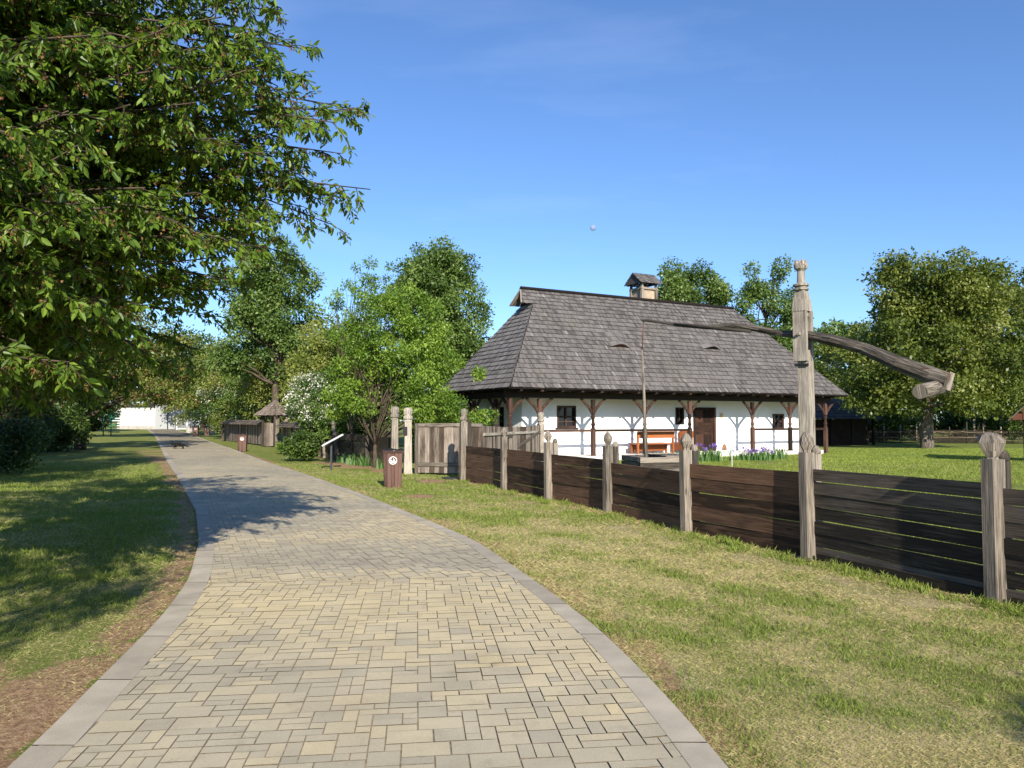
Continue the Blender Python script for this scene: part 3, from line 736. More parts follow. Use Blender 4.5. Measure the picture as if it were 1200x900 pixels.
# hawthorns in flower
tree('hawthorn_bush', at(263, 66), 5.6, (3.3, 2.4, 2.2, 2.1), 70, 11000, .16, M['leaf_hawthorn'], 'white flowering hawthorn at the far end of the plank fence', 'bush', 'flowering hawthorns', trunk_r=.12, clump_r=(.4, .7), blossom=3600, fork=.2)
tree('hawthorn_bush', at(375, 34), 4.0, (2.45, 1.4, 1.4, 1.5), 70, 11000, .10, M['leaf_hawthorn'], 'white flowering hawthorn arching over the fence beside the leaning sign', 'bush', 'flowering hawthorns', trunk_r=.08, clump_r=(.3, .55), blossom=3600, fork=.2)
tree('hawthorn_bush', at(352, 31.5), 1.3, (.6, .85, .7, .6), 30, 6000, .11, M['leaf_dark'], 'low dark green bush at the lane edge below the hawthorn', 'bush', trunk_r=.04, clump_r=(.22, .4), fork=.2)
tree('hawthorn_bush', at(385, 34), 2.6, (1.5, 1.3, 1, 1.1), 34, 6000, .11, M['leaf_hawthorn'], 'green leafy bush behind the leaning posts', 'bush', trunk_r=.04, clump_r=(.25, .45), fork=.2)
tree('bush', at(512, 31), 1.9, (.95, 1.5, .9, 1.0), 30, 7000, .12, M['leaf_bright'], 'bright bush behind the closed plank gate', 'bush', trunk_r=.05, clump_r=(.25, .5), fork=.1)
tree('bush', at(555, 33), 2.2, (1.1, 1.4, .9, 1.1), 30, 7000, .12, M['leaf_hawthorn'], 'green bush between the plank gate and the left end of the house', 'bush', trunk_r=.05, clump_r=(.25, .5), fork=.1)
tree('low_shrub', at(338, 38), .7, (.35, .6, .5, .35), 16, 2600, .11, M['leaf_bright'], 'small bright green weed clump by the roofed gate', 'shrub', trunk_r=.03, clump_r=(.2, .3))
# left of the path
tree('plum_tree', at(95, 44), 8, None, 110, 22000, .19, M['leaf_walnut'], 'tree with dark trunk and brownish faded blossom beside the grass left of the path', trunk_r=.3, clump_r=(.5, .95), flat=.7, husk=6000, fork=.22, bark=M['old_plank'],  # darker wood on the trunk stands in for the shade on it
     blobs=bl(95, 44, [(95,430,0,4.6,4,2.6),(160,445,-1,2.6,2.6,1.5),(40,440,-2,3.6,3,2.2),(130,400,0,4,3,2.6)]))
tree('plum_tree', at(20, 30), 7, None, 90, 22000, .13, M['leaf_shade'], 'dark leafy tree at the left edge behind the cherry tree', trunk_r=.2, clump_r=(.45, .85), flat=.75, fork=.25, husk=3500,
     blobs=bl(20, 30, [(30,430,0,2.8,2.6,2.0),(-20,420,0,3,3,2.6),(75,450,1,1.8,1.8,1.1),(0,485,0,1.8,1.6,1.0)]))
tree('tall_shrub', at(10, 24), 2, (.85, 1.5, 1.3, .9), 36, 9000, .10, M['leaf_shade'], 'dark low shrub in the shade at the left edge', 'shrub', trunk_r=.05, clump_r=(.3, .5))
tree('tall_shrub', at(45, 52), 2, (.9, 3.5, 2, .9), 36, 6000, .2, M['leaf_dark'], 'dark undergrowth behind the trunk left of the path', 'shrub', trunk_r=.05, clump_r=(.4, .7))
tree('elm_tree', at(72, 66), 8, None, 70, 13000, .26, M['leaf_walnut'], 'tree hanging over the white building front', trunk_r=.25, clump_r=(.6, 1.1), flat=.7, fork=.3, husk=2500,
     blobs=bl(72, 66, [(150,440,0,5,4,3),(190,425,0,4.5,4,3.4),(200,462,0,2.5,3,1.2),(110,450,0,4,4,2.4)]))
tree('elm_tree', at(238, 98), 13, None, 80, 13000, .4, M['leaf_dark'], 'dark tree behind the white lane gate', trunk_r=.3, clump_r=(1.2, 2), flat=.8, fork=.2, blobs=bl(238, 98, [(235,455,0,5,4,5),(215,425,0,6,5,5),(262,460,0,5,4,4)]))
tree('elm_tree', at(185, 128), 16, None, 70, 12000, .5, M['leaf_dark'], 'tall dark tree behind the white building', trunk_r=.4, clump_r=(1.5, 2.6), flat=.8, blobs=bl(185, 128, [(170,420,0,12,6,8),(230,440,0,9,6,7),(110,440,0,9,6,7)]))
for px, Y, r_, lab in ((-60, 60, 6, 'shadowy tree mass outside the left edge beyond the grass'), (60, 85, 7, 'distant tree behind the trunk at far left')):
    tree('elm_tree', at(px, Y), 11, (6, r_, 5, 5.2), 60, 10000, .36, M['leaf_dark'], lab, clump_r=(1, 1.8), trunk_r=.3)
# distant screen of trees behind the garden, each its own
far = [(420, 75, 8, 'distant tree behind the linden on its left'), (560, 70, 8, 'distant low tree just left of the house roof'), (640, 85, 7, 'distant tree hidden mostly by the house roof'), (985, 95, 8, 'distant tree behind the dark shed'), (1050, 100, 9.5, 'distant tree behind the walnut trunk'),
       (1120, 98, 9, 'distant tree right of the walnut trunk'), (1190, 92, 9, 'distant tree over the small brown roof'), (1290, 90, 10, 'distant tree outside the right edge')]
for px, Y, hh, lab in far:
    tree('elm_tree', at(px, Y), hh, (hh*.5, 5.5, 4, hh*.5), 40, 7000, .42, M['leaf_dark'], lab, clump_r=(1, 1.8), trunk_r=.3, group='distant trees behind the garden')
for px, Y, lab in ((1000, 66, 'dark bush left of the white sheds'), (1035, 58, 'leafy bush growing in front of the wattle fence'), (1120, 66, 'bush right of the walnut trunk by the stakes'), (1165, 60, 'bush left of the small brown roof'), (1060, 72, 'bush between white shed and walnut trunk')):
    tree('bush', at(px, Y), 2.4, (1.3, 2.2, 1.6, 1.3), 26, 5000, .22, M['leaf_dark'], lab, 'bush', 'bushes along the far garden edge', trunk_r=.06, clump_r=(.4, .8))
# a tree behind the viewer on the right whose shade reaches the lower right corner
tree('maple_tree', (5.75, -5.4, 0), 5.5, (4.4, .85, .8, .8), 22, 3500, .12, M['leaf_walnut'], 'tree behind the viewer shading the lower right grass', trunk_r=.12, clump_r=(.35, .6), fork=.35)
tree('cherry_tree', (-3.0, -1.7, 0), 6, (4.4, 1.9, 1.4, 1.1), 26, 8500, .09, M['leaf_cherry'], 'cherry tree behind the viewer on the left shading the near grass', trunk_r=.16, clump_r=(.35, .7), fork=.35)
tree('cherry_tree', (-13.2, 11.5, 0), 9.5, (5.6, 4.2, 3.8, 3.2), 90, 26000, .13, M['leaf_cherry'], 'cherry tree outside the left edge shading the grass', trunk_r=.22, clump_r=(.5, 1.0), fork=.25)
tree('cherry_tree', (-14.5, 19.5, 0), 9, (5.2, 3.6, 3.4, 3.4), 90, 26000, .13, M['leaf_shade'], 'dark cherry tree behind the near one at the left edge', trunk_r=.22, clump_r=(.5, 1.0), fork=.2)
tree('maple_tree', (26, 18, 0), 8, (5, 3.2, 3, 2.8), 50, 9000, .2, M['leaf_walnut'], 'tree outside the right edge that shades the garden lawn', trunk_r=.2, clump_r=(.5, 1), fork=.3)

# ------------------------------------------------------------------ farmhouse
HU = Vector((.875, .485, 0)).normalized(); HN = Vector((-HU.y, HU.x, 0)); HO = Vector((-.06, 29.3, 0)); HA = math.atan2(HU.y, HU.x)
def ht(px, wv):     # position along the house front of a ray through column px, on the plane at offset wv
    a, _ = ray(px, 480); b = HO+HN*wv; return (a*b.y-b.x)/(HU.x-a*HU.y)
def hz(px, py, wv):
    t = ht(px, wv); q = HO+HN*wv+HU*t; return CH+ray(px, py)[1]*q.y
def hw(px, t):      # offset wv on the end wall (plane at t) for column px
    a, _ = ray(px, 480); b = HO+HU*t; return (a*b.y-b.x)/(HN.x-a*HN.y)
H = thing('farmhouse', HO, HA, 'long white village house with grey shingled hip roof and carved wooden veranda', 'house')
LEN = 19.4; WD = 6.7; E = 2.95; RZ = 7.43; WL = 2.1; WT = 1.7; PW = .75; BW = WD-.6; BT = LEN-.9
INL = 3.2; INR = 4.5; GZ = 6.72

def shingle_slope(mb, a, b, c, d, courses, wid, lift=.05, tadd=0):
    """a,b = eave ends, d,c = top ends (a->d, b->c edges). Each shingle is its own slightly lifted plate."""
    a, b, c, d = map(Vector, (a, b, c, d)); n = (b-a).cross(d-a).normalized(); ea = (b-a).normalized()
    up = n.cross(ea); up = up if up.dot(d-a) > 0 else -up
    Hh = (d-a).dot(up); st = Hh/courses
    def edge(v):  # left & right limits along ea at height v
        t = v/Hh; return (a.lerp(d, t)-a).dot(ea), (b.lerp(c, t)-a).dot(ea)
    for k in range(courses):
        v0 = k*st-.04; v1 = (k+1)*st+.03; l0, r0 = edge(max(v0, 0)); l1, r1 = edge(min(v1, Hh))
        lo = min(l0, l1)-wid; hi = max(r0, r1)+wid; x = lo+random.uniform(-wid, 0); rt = random.gauss(0, .05)
        while x < hi:
            wv_ = wid*random.uniform(.6, 1.3); x2 = x+wv_-.004; dv = random.uniform(-.018, .012)
            q0a, q0b = max(x, l0), min(x2, r0); q1a, q1b = max(x, l1), min(x2, r1)
            if q0b-q0a > .01 or q1b-q1a > .01:
                if q0b < q0a: q0b = q0a = min(max(x, l0), r0)
                if q1b < q1a: q1b = q1a = min(max(x, l1), r1)
                lf = lift*random.uniform(.75, 1.35); sag = -.035*math.sin(v0*1.1)
                def pt(u, v, h): return a+ea*u+up*v+n*(h)
                A, B = pt(q0a, v0+dv, lf), pt(q0b, v0+dv, lf); C_, D = pt(q1b, v1, .004), pt(q1a, v1, .004)
                t = random.random(); t = t*.85+rt+tadd
                if random.random() < .018: t = 1
                t = min(1, max(0, t)); o_ = random.uniform(0, 30)
                mb.face([A, B, C_, D], [(v0+o_, q0a), (v0+o_, q0b), (v1+o_, q1b), (v1+o_, q1a)], t)
                mb.face([pt(q0a, v0+dv, lf-.022), pt(q0b, v0+dv, lf-.022), B, A], [(o_, q0a), (o_, q0b), (o_+.02, q0b), (o_+.02, q0a)], t*.3)
            x += wv_
roofp = MB()
fl, fr, br, bl_ = (0, 0, E), (LEN, 0, E), (LEN, WD, E), (0, WD, E)
rL = (INL, WD/2, RZ); rR = (LEN-INR, WD/2, RZ)
s = (GZ-E)/(RZ-E); gf = (INL*s, WD/2*s, GZ); gb = (INL*s, WD-WD/2*s, GZ)
# front slope: lower hipped part and upper gablet part
shingle_slope(roofp, fl, fr, (LEN-INR*s, WD/2*s, GZ), gf, 19, .095)
shingle_slope(roofp, (INL*s-.58, WD/2*s, GZ), (LEN-INR*s, WD/2*s, GZ), rR, (INL*s-.30, WD/2, RZ), 4, .095)
shingle_slope(roofp, br, bl_, gb, (LEN-INR*s, WD-WD/2*s, GZ), 19, .3)
shingle_slope(roofp, (LEN-INR*s, WD-WD/2*s, GZ), (INL*s-.58, WD-WD/2*s, GZ), (INL*s-.30, WD/2, RZ), rR, 4, .3)
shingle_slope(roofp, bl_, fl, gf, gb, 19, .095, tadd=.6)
shingle_slope(roofp, fr, br, rR, rR, 22, .2)
roof = roofp.build('roof', M['shingle'], H)
# roof deck under the shingles: soffit, ridge boards
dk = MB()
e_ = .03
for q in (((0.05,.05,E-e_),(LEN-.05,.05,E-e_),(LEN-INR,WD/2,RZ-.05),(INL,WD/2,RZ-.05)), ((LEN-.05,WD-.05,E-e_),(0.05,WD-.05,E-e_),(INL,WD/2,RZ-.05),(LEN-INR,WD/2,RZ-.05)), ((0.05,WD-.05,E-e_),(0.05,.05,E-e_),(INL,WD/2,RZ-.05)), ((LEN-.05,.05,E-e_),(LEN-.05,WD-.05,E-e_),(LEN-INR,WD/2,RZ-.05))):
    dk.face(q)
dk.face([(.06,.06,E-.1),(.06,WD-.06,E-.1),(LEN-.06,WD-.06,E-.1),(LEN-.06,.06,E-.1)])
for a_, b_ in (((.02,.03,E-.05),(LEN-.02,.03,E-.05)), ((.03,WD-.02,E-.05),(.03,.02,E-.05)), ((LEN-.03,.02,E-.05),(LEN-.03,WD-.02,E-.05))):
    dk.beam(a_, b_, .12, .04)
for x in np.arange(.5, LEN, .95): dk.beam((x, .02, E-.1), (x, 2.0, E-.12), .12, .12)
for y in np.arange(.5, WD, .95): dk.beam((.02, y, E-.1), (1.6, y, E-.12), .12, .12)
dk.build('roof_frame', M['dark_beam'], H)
rg = MB(); rg.beam((INL*s-.34, WD/2-.06, RZ+.03), (LEN-INR+.1, WD/2-.06, RZ+.03), .16, .03, up=(0,-.7,.7)); rg.beam((INL*s-.34, WD/2+.06, RZ+.03), (LEN-INR+.1, WD/2+.06, RZ+.03), .16, .03, up=(0,.7,.7)); rg.build('ridge_board', M['dark_beam'], roof)
# gablet boards
gb_ = MB(); x = INL*s-.02
gb_.face([(x, WD/2*s, GZ), (x, WD/2, RZ), (x, WD-WD/2*s, GZ)]); gb_.build('gablet', M['dark_inside'], roof)
gv = MB(); gv.beam((INL*s-.55, WD/2*s+.03, GZ-.0), (INL*s-.30, WD/2, RZ-.06), .05, .14, up=(1,0,0)); gv.beam((INL*s-.55, WD-WD/2*s-.03, GZ), (INL*s-.30, WD/2, RZ-.06), .05, .14, up=(1,0,0)); gv.build('bargeboard', M['grey_wood'], roof)
# eyebrow vents
sv = Vector((0, WD/2, RZ-E)).normalized(); nv = Vector((0, -sv.z, sv.y))
for px, py in ((726, 408), (834, 410)):
    # solve the point on the front slope
    best = None
    for k in range(0, 200):
        v_ = k*.03; wv_ = v_*sv.y; t_ = ht(px, wv_); q = HO+HN*wv_+HU*t_; zq = CH+ray(px, py)[1]*q.y
        e0 = abs(zq-(E+v_*sv.z))
        if best is None or e0 < best[0]: best = (e0, t_, v_)
    _, t_, v_ = best; c0 = Vector((t_, 0, E))+sv*v_+nv*.04
    vb = MB(); hole = MB(); K = 12
    hump = lambda i: max(0, math.cos((i/K-.5)*math.pi))**1.3*.20
    for layer in range(3):
        for i in range(K):
            x0_, x1_ = (-.55+1.1*i/K), (-.55+1.1*(i+1)/K); up0, up1 = layer*.28, (layer+1)*.28+.05; f0, f1 = 1-layer*.33, 1-(layer+1)*.33
            A = c0+Vector((x0_,0,0))+sv*up0+nv*(hump(i)*f0+.03); B = c0+Vector((x1_,0,0))+sv*up0+nv*(hump(i+1)*f0+.03)
            C_ = c0+Vector((x1_,0,0))+sv*up1+nv*(hump(i+1)*max(f1,0)+.0); D = c0+Vector((x0_,0,0))+sv*up1+nv*(hump(i)*max(f1,0)+.0)
            vb.face([A, B, C_, D], [(0, x0_), (0, x1_), (.3, x1_), (.3, x0_)], random.random()*.9)
            vb.face([A-nv*.03, B-nv*.03, B, A], None, .1)
    ve = vb.build('roof_vent', M['shingle'], roof)
    hole.face([c0+Vector((-.55+1.1*i/K,0,0))+sv*.03+nv*(hump(i)+.005) for i in range(K+1)]+[c0+Vector((.55,0,0))+sv*.03-nv*.03, c0+Vector((-.55,0,0))+sv*.03-nv*.03])
    hole.build('vent_opening', plain('vent_clay', (.10, .035, .02), .8) if px < 800 else M['dark_inside'], roof)
# chimney
t_ = ht(756, WD/2+.5)
ch = MB(); cz0, cz1 = RZ-.9, RZ+.68; cx, cy = t_, WD/2+.55
ch.box((cx, cy, (cz0+cz1)/2-.05), (.78, .78, cz1-cz0-.1))
chm = plain('chimney_clay', (.34, .27, .20), .9, var=.3, scale=5, bump=.4)
chim = ch.build('chimney', chm, H)
cf = MB()
for sx in (-1, 1):
    for sy in (-1, 1): cf.box((cx+sx*.42, cy+sy*.42, (cz0+cz1)/2+.0), (.13, .13, cz1-cz0))
for z in (RZ+.62,): 
    for sy in (-1, 1): cf.beam((cx-.5, cy+sy*.425, z), (cx+.5, cy+sy*.425, z), .1, .1); cf.beam((cx+sy*.425, cy-.5, z+.003), (cx+sy*.425, cy+.5, z+.003), .1, .1)
for sx in (-1, 1):
    for sy in (-1, 1): cf.box((cx+sx*.42, cy+sy*.42, RZ+.78), (.1, .1, .24))
cf.build('chimney_frame', M['grey_wood'], chim)
cr_ = MB(); z0, z1 = RZ+.86, RZ+1.38
for sg in (-1, 1):
    a0 = (cx-.68, cy+sg*.62, z0); b0 = (cx+.68, cy+sg*.62, z0); c1 = (cx+.68, cy, z1); d1 = (cx-.68, cy, z1)
    if sg > 0: a0, b0, c1, d1 = b0, a0, d1, c1
    shingle_slope(cr_, a0, b0, c1, d1, 5, .12, .03)
for sx in (-.6, .6): cr_.face([(cx+sx, cy-.55, z0), (cx+sx, cy+.55, z0), (cx+sx, cy, z1-.03)], None, 0)
cr_.build('chimney_roof', M['shingle'], chim)
# walls with real openings
def wall(mb, ax, fixed, a0, a1, z0, z1, holes, depth, inward):
    """ax 'x': wall plane y=fixed runs along x ; 'y': plane x=fixed runs along y"""
    us = sorted({a0, a1, *[h[0] for h in holes], *[h[1] for h in holes]}); vs = sorted({z0, z1, *[h[2] for h in holes], *[h[3] for h in holes]})
    pt = (lambda u, v, d=0: (u, fixed+d*inward, v)) if ax == 'x' else (lambda u, v, d=0: (fixed+d*inward, u, v))
    for i in range(len(us)-1):
        for j in range(len(vs)-1):
            cu, cv = (us[i]+us[i+1])/2, (vs[j]+vs[j+1])/2
            if any(h[0] < cu < h[1] and h[2] < cv < h[3] for h in holes): continue
            mb.face([pt(us[i], vs[j]), pt(us[i+1], vs[j]), pt(us[i+1], vs[j+1]), pt(us[i], vs[j+1])])
    for h in holes:
        a, b, c, d = h
        for (u0, v0, u1, v1) in ((a,c,b,c),(b,c,b,d),(b,d,a,d),(a,d,a,c)):
            mb.face([pt(u0, v0), pt(u1, v1), pt(u1, v1, depth), pt(u0, v0, depth)])
ZF = .2
def op(px0, px1, py0, py1): return (ht(px0, WL), ht(px1, WL), hz((px0+px1)/2, py1, WL), hz((px0+px1)/2, py0, WL))
wins = [op(652.5, 675, 475.5, 501), op(791.5, 801.5, 477.5, 497.5), op(905, 918.5, 485, 503)]
dh = op(812, 838, 477.5, 529); dh = (dh[0], dh[1], ZF, dh[3])
print('door', dh, 'wins', wins)
wm = MB(); wall(wm, 'x', WL, WT, BT, 0, E-.1, wins+[dh], .22, 1)
sw0, sw1 = hw(590.5, WT), hw(584, WT); sdw = (sw0, sw1, ZF, 2.25); sw2, sw3 = hw(565, WT), hw(556, WT); sww = (sw2, sw3, 1.0, 2.15)
print('side', sdw, sww)
wall(wm, 'y', WT, WL, BW, 0, E-.1, [sdw, sww], .22, 1)
wall(wm, 'x', BW, WT, BT, 0, E-.1, [], .2, -1); wall(wm, 'y', BT, WL, BW, 0, E-.1, [], .2, -1)
wm.build('wall', M['plaster'], H)
# dark rooms behind the openings
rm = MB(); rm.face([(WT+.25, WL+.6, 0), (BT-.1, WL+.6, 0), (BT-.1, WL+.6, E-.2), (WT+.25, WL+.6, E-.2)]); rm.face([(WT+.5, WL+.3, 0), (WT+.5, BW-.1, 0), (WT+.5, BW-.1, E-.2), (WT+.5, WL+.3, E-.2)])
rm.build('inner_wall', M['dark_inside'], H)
for h in wins+[sww]:
    side = h is sww
    a, b, c, d = h; fm = MB(); w_ = .075; dep = .03
    def bx(u0, u1, v0, v1, y0=dep, th=.09):
        cpt = ((u0+u1)/2, WL+y0, (v0+v1)/2); sz = (u1-u0, th, v1-v0)
        if side: cpt = (WT+y0, (u0+u1)/2, (v0+v1)/2); sz = (th, u1-u0, v1-v0)
        fm.box(cpt, sz)
    bx(a, a+w_, c, d); bx(b-w_, b, c, d); bx(a+w_, b-w_, c, c+w_); bx(a+w_, b-w_, d-w_, d)
    mu = (a+b)/2; mv = c+(d-c)*.5
    if b-a > .5 and not side or side: bx(mu-.03, mu+.03, c+w_, d-w_, .06, .05)
    bx(a+w_, b-w_, mv-.025, mv+.025, .065, .04)
    if h is wins[0]: bx(a+w_, b-w_, c+(d-c)*.27-.015, c+(d-c)*.27+.015, .066, .03)
    wf = fm.build('window', M['dark_beam'] if h is wins[1] else M['veranda'], H)
    pm = MB()
    if side: pm.face([(WT+.1, a, c), (WT+.1, b, c), (WT+.1, b, d), (WT+.1, a, d)])
    else: pm.face([(a, WL+.1, c), (b, WL+.1, c), (b, WL+.1, d), (a, WL+.1, d)])
    pm.build('pane', M['glass'], wf)
    if h is wins[0]:
        q = MB(); q.box(((a+b)/2, WL-.03, c-.03), (b-a+.16, .12, .05)); q.build('sill', M['veranda'], wf)
# doors
a, b, c, d = dh; fm = MB()
fm.box((a+.05, WL+.02, (c+d)/2), (.1, .16, d-c)); fm.box((b-.05, WL+.02, (c+d)/2), (.1, .16, d-c)); fm.box(((a+b)/2, WL+.02, d-.05), (b-a-.2, .16, .1))
dl_ = MB(); xa, xb = a+.1, b-.1
dl_.box(((xa+xb)/2, WL+.1, (c+d)/2-.05), (xb-xa, .05, d-c-.1))
for (u0, u1, v0, v1) in ((.08,.46,.08,.38),(.54,.92,.08,.38),(.08,.92,.44,.60),(.08,.46,.66,.94),(.54,.92,.66,.94)):
    dl_.box((xa+(xb-xa)*(u0+u1)/2, WL+.065, c+(d-c)*(v0+v1)/2), ((xb-xa)*(u1-u0), .03, (d-c)*(v1-v0)), taper=1)
dr = dl_.build('door', wood('door_wood', (.018,.009,.006), (.07,.034,.022), 18), H)
fm.build('door_frame', M['veranda'], dr); hd = MB(); hd.tube([(xb-.1, WL+.04, c+1.0), (xb-.1, WL-.01, c+1.0), (xb-.2, WL-.01, c+1.0)], .012, 6); hd.build('door_handle', M['dark_metal'], dr)
a, b, c, d = sdw; q = MB(); q.box((WT+.08, (a+b)/2, (c+d)/2), (.05, b-a, d-c)); q.build('side_door', M['dark_beam'], H)
# house number plate and vent niche
q = MB(); q.box((ht(845, WL), WL-.012, hz(845, 487, WL)), (.2, .02, .26)); q.build('wall_plate', M['cream'], H)
q = MB(); q.lathe((ht(848, WL), WL-.02, ZF+.03), [(.16, 0), (.15, .12), (.1, .24), (.02, .3)], 10, True, sy=.15); q.build('wall_niche', plain('terracotta', (.22, .11, .06), .9), H)
# plinth, veranda floor
q = MB(); q.box(((.6+BT-.3)/2, (PW-.2+BW+.1)/2, ZF/2-.1), (BT-.9, BW-PW+.3, ZF+.18)); q.build('plinth', plain('lime_plinth', (.62,.60,.56), .95, var=.15, scale=2), H)
# veranda posts
ptx = [ht(p, PW) for p in (597.7, 632, 695, 755.5, 808, 881.5, 925.5, 967)]
def vpost(x, y, light=False):
    q = MB(); q.box((x, y, (ZF+1.1)/2-.02), (.155, .155, ZF+1.14)); 
    q.lathe((x, y, 0), [(.11, ZF+1.1), (.08, ZF+1.13), (.065, ZF+1.2), (.08, ZF+1.26), (.10, ZF+1.3), (.07, ZF+1.36), (.062, ZF+1.5), (.085, ZF+1.58), (.10, ZF+1.62), (.07, ZF+1.68), (.10, ZF+1.74)], 8)
    q.box((x, y, (ZF+1.74+E-.42)/2), (.14, .14, E-.42-ZF-1.74)); return q.build('veranda_post', M['veranda'], H)
def brace(po, x, y, dx, dy):
    q = MB(); pts = []
    for i in range(6):
        t = i/5; k = .55*t; z = 2.0+.56*t**.75; pts.append(Vector((x+dx*(.06+k), y+dy*(.06+k), z)))
    for i in range(5): q.beam(pts[i], pts[i+1], .07, .115-.006*i, up=(dy, -dx, 0) if False else (0, 0, 1), tint=.5, ext=.012)
    q.build('brace', M['veranda'], po)
lineposts = []
for i, x in enumerate(ptx):
    po = vpost(x, PW); lineposts.append(x)
    if i > 0: brace(po, x, PW, -1, 0)
    brace(po, x, PW, 1, 0)
    if i == 0: brace(po, x, PW, 0, 1)
x0p = ptx[0]
for y in (hw(581, x0p), hw(581, x0p)+2.0):
    if y > BW+.1: continue
    po = vpost(x0p, y); brace(po, x0p, y, 0, 1); brace(po, x0p, y, 0, -1)
q = MB(); q.beam((x0p-.25, PW, E-.26), (ptx[-1]+.3, PW, E-.26), .2, .26); q.beam((x0p, PW+.1, E-.262), (x0p, BW, E-.262), .2, .26)
q.beam((ptx[-1], PW+.1, E-.262), (ptx[-1], WL, E-.262), .2, .26); q.build('plate_beam', M['dark_beam'], H)
# rails
zr_ = 1.24
for i, j in ((1, 2), (2, 3), (3, 4), (5, 6), (6, 7)):
    q = MB(); q.beam((ptx[i]+.1, PW, zr_), (ptx[j]-.1, PW, zr_), .07, .1); q.build('rail', M['veranda'], H)
    
# small round pegs on the eaves beam
for x in np.arange(1.0, LEN-1, 2.1): q = MB(); q.box((x, PW-.13, E-.12), (.05, .06, .04)); q.build('beam_peg', M['pale_wood'], H)

def loc_house(x, y, z=0): return HO+HU*x+HN*y+Vector((0, 0, z))
# orange bench on the veranda, second shorter one at right angles
bx0, bx1 = ht(746, 1.1), ht(789, 1.1)
def bench(L, loc, rz, label):
    B = thing('bench', loc, rz, label, 'bench', 'orange benches on the veranda')
    q = MB()
    for y in (-.2, 0, .2): q.box((0, y*.9, .44), (L, .16, .035))
    q.build('seat', M['orange'], B)
    q = MB(); q.box((0, .30, .84), (L, .03, .30)); q.build('backrest', M['orange'], B)
    q = MB(); q.box((0, -.24, .25), (L-.1, .03, .30)); q.build('apron', M['orange'], B)
    for sx in (-1, 1):
        q = MB(); q.box((sx*(L/2-.05), -.2, .21), (.08, .08, .42)); q.box((sx*(L/2-.05), .26, .48), (.08, .07, .96)); q.build('leg', M['orange'], B)
    return B
bench(bx1-bx0, loc_house((bx0+bx1)/2, 1.35, ZF-.01), HA+math.pi, 'longer orange varnished bench behind the railing left of the house door')
bench(.9, loc_house(ht(799, 1.5), 1.55, ZF-.01), HA-math.pi/2, 'short orange bench end-on just left of the house door')

# flowers in front of the house
def iris(px, Y, n, r, label, flowers=True, hgt=.55):
    b = at(px, Y); T = thing('iris_plant', b, 0, label, 'plant', 'flower clumps in front of the veranda')
    q = MB()
    for _ in range(n):
        x, y = random.gauss(0, r), random.gauss(0, r*.6); h = hgt*random.uniform(.5, 1); a = random.uniform(0, 6.3); lx, ly = math.cos(a)*h*.3, math.sin(a)*h*.3; w_ = .028
        for t0, t1 in ((0, .5), (.5, 1)):
            p0 = Vector((x+lx*t0**2, y+ly*t0**2, h*t0)); p1 = Vector((x+lx*t1**2, y+ly*t1**2, h*t1)); s_ = Vector((math.cos(a+1.5)*w_, math.sin(a+1.5)*w_, 0))
            q.face([p0-s_*(1-t0*.4), p0+s_*(1-t0*.4), p1+s_*(1-t1*.9), p1-s_*(1-t1*.9)], None, random.random())
    q.build('leaves', M['iris_leaf'], T)
    if flowers:
        C = [(random.gauss(0, r*.85), random.gauss(0, r*.5), hgt*random.uniform(.8, 1.2)) for _ in range(int(r*34)+4)]
        leaves('petals', C, [.05]*len(C), len(C)*16, .06, M['iris_flower'], T, .9, 1.3, .3)
iris(829, 31.5, 160, .30, 'taller purple iris clump in front of the house door', True, .58)
iris(879, 32.2, 190, .42, 'wide purple iris clump at the veranda post right of the door', True, .42)
iris(894, 32.8, 90, .20, 'small purple iris clump farther right of the wide one', True, .42)
iris(790, 30, 150, .42, 'green leafy clump without flowers in front of the orange bench', False, .5)
iris(912, 33, 50, .2, 'small green plant without flowers near the right railing', False, .6)

# ------------------------------------------------------------------ well with sweep
wp = at(947, 17); piv = P(946, 391, 17); lt = P(752, 375, 20.3)
WLL = thing('shadoof', wp, 0, 'tall weathered well sweep: carved forked post with long crooked balance beam', 'well sweep')
dirw = Vector((lt.x-wp.x, lt.y-wp.y, 0)).normalized(); rw = math.atan2(dirw.y, dirw.x)
Mr = Matrix.Rotation(rw, 3, 'Z')
q = MB()
zt = P(942, 312, 17).z; lean_x = -.022
def pbox(z0, z1, wx, wy, ox=0, oy=0, w2=None, tint=.6):
    k = (w2 or wx)/wx
    c = Mr@Vector((ox, oy, 0)); q.box((c.x+lean_x*(z0+z1)/2, c.y, (z0+z1)/2), (wx, wy, z1-z0), Mr, tint, k, .006, axis=2)
slot0 = piv.z-.62; slot1 = piv.z+.50
pbox(-.1, slot0, .27, .27, w2=.25)
pbox(slot0, slot1, .31, .085, 0, -.125); pbox(slot0, slot1, .31, .085, 0, .125); pbox(slot0, slot0+.25, .24, .165, 0, 0);
pbox(slot1-.12, slot1, .22, .165, 0, 0)
q2z = slot1
q.box((lean_x*q2z, 0, q2z+.12), (.31, .335, .26), Mr, .6, .88, axis=2)
q.box((lean_x*q2z, 0, q2z+.36), (.272, .295, .24), Mr, .6, .68, axis=2)
zc = q2z+.47; cxp = lean_x*zc
q.lathe((cxp, 0, 0), [(.125, zc-.02), (.165, zc+.0), (.165, zc+.035), (.13, zc+.05), (.135, zc+.07), (.175, zc+.09), (.175, zc+.13), (.13, zc+.15), (.09, zc+.17), (.08, zc+.42), (.095, zc+.44)], 8, False, .55, rot=rw)
zh = zc+.44
q.lathe((cxp, 0, 0), [(.095, zh), (.14, zh+.04), (.15, zh+.10), (.145, zh+.15)], 8, False, .6, rot=rw)
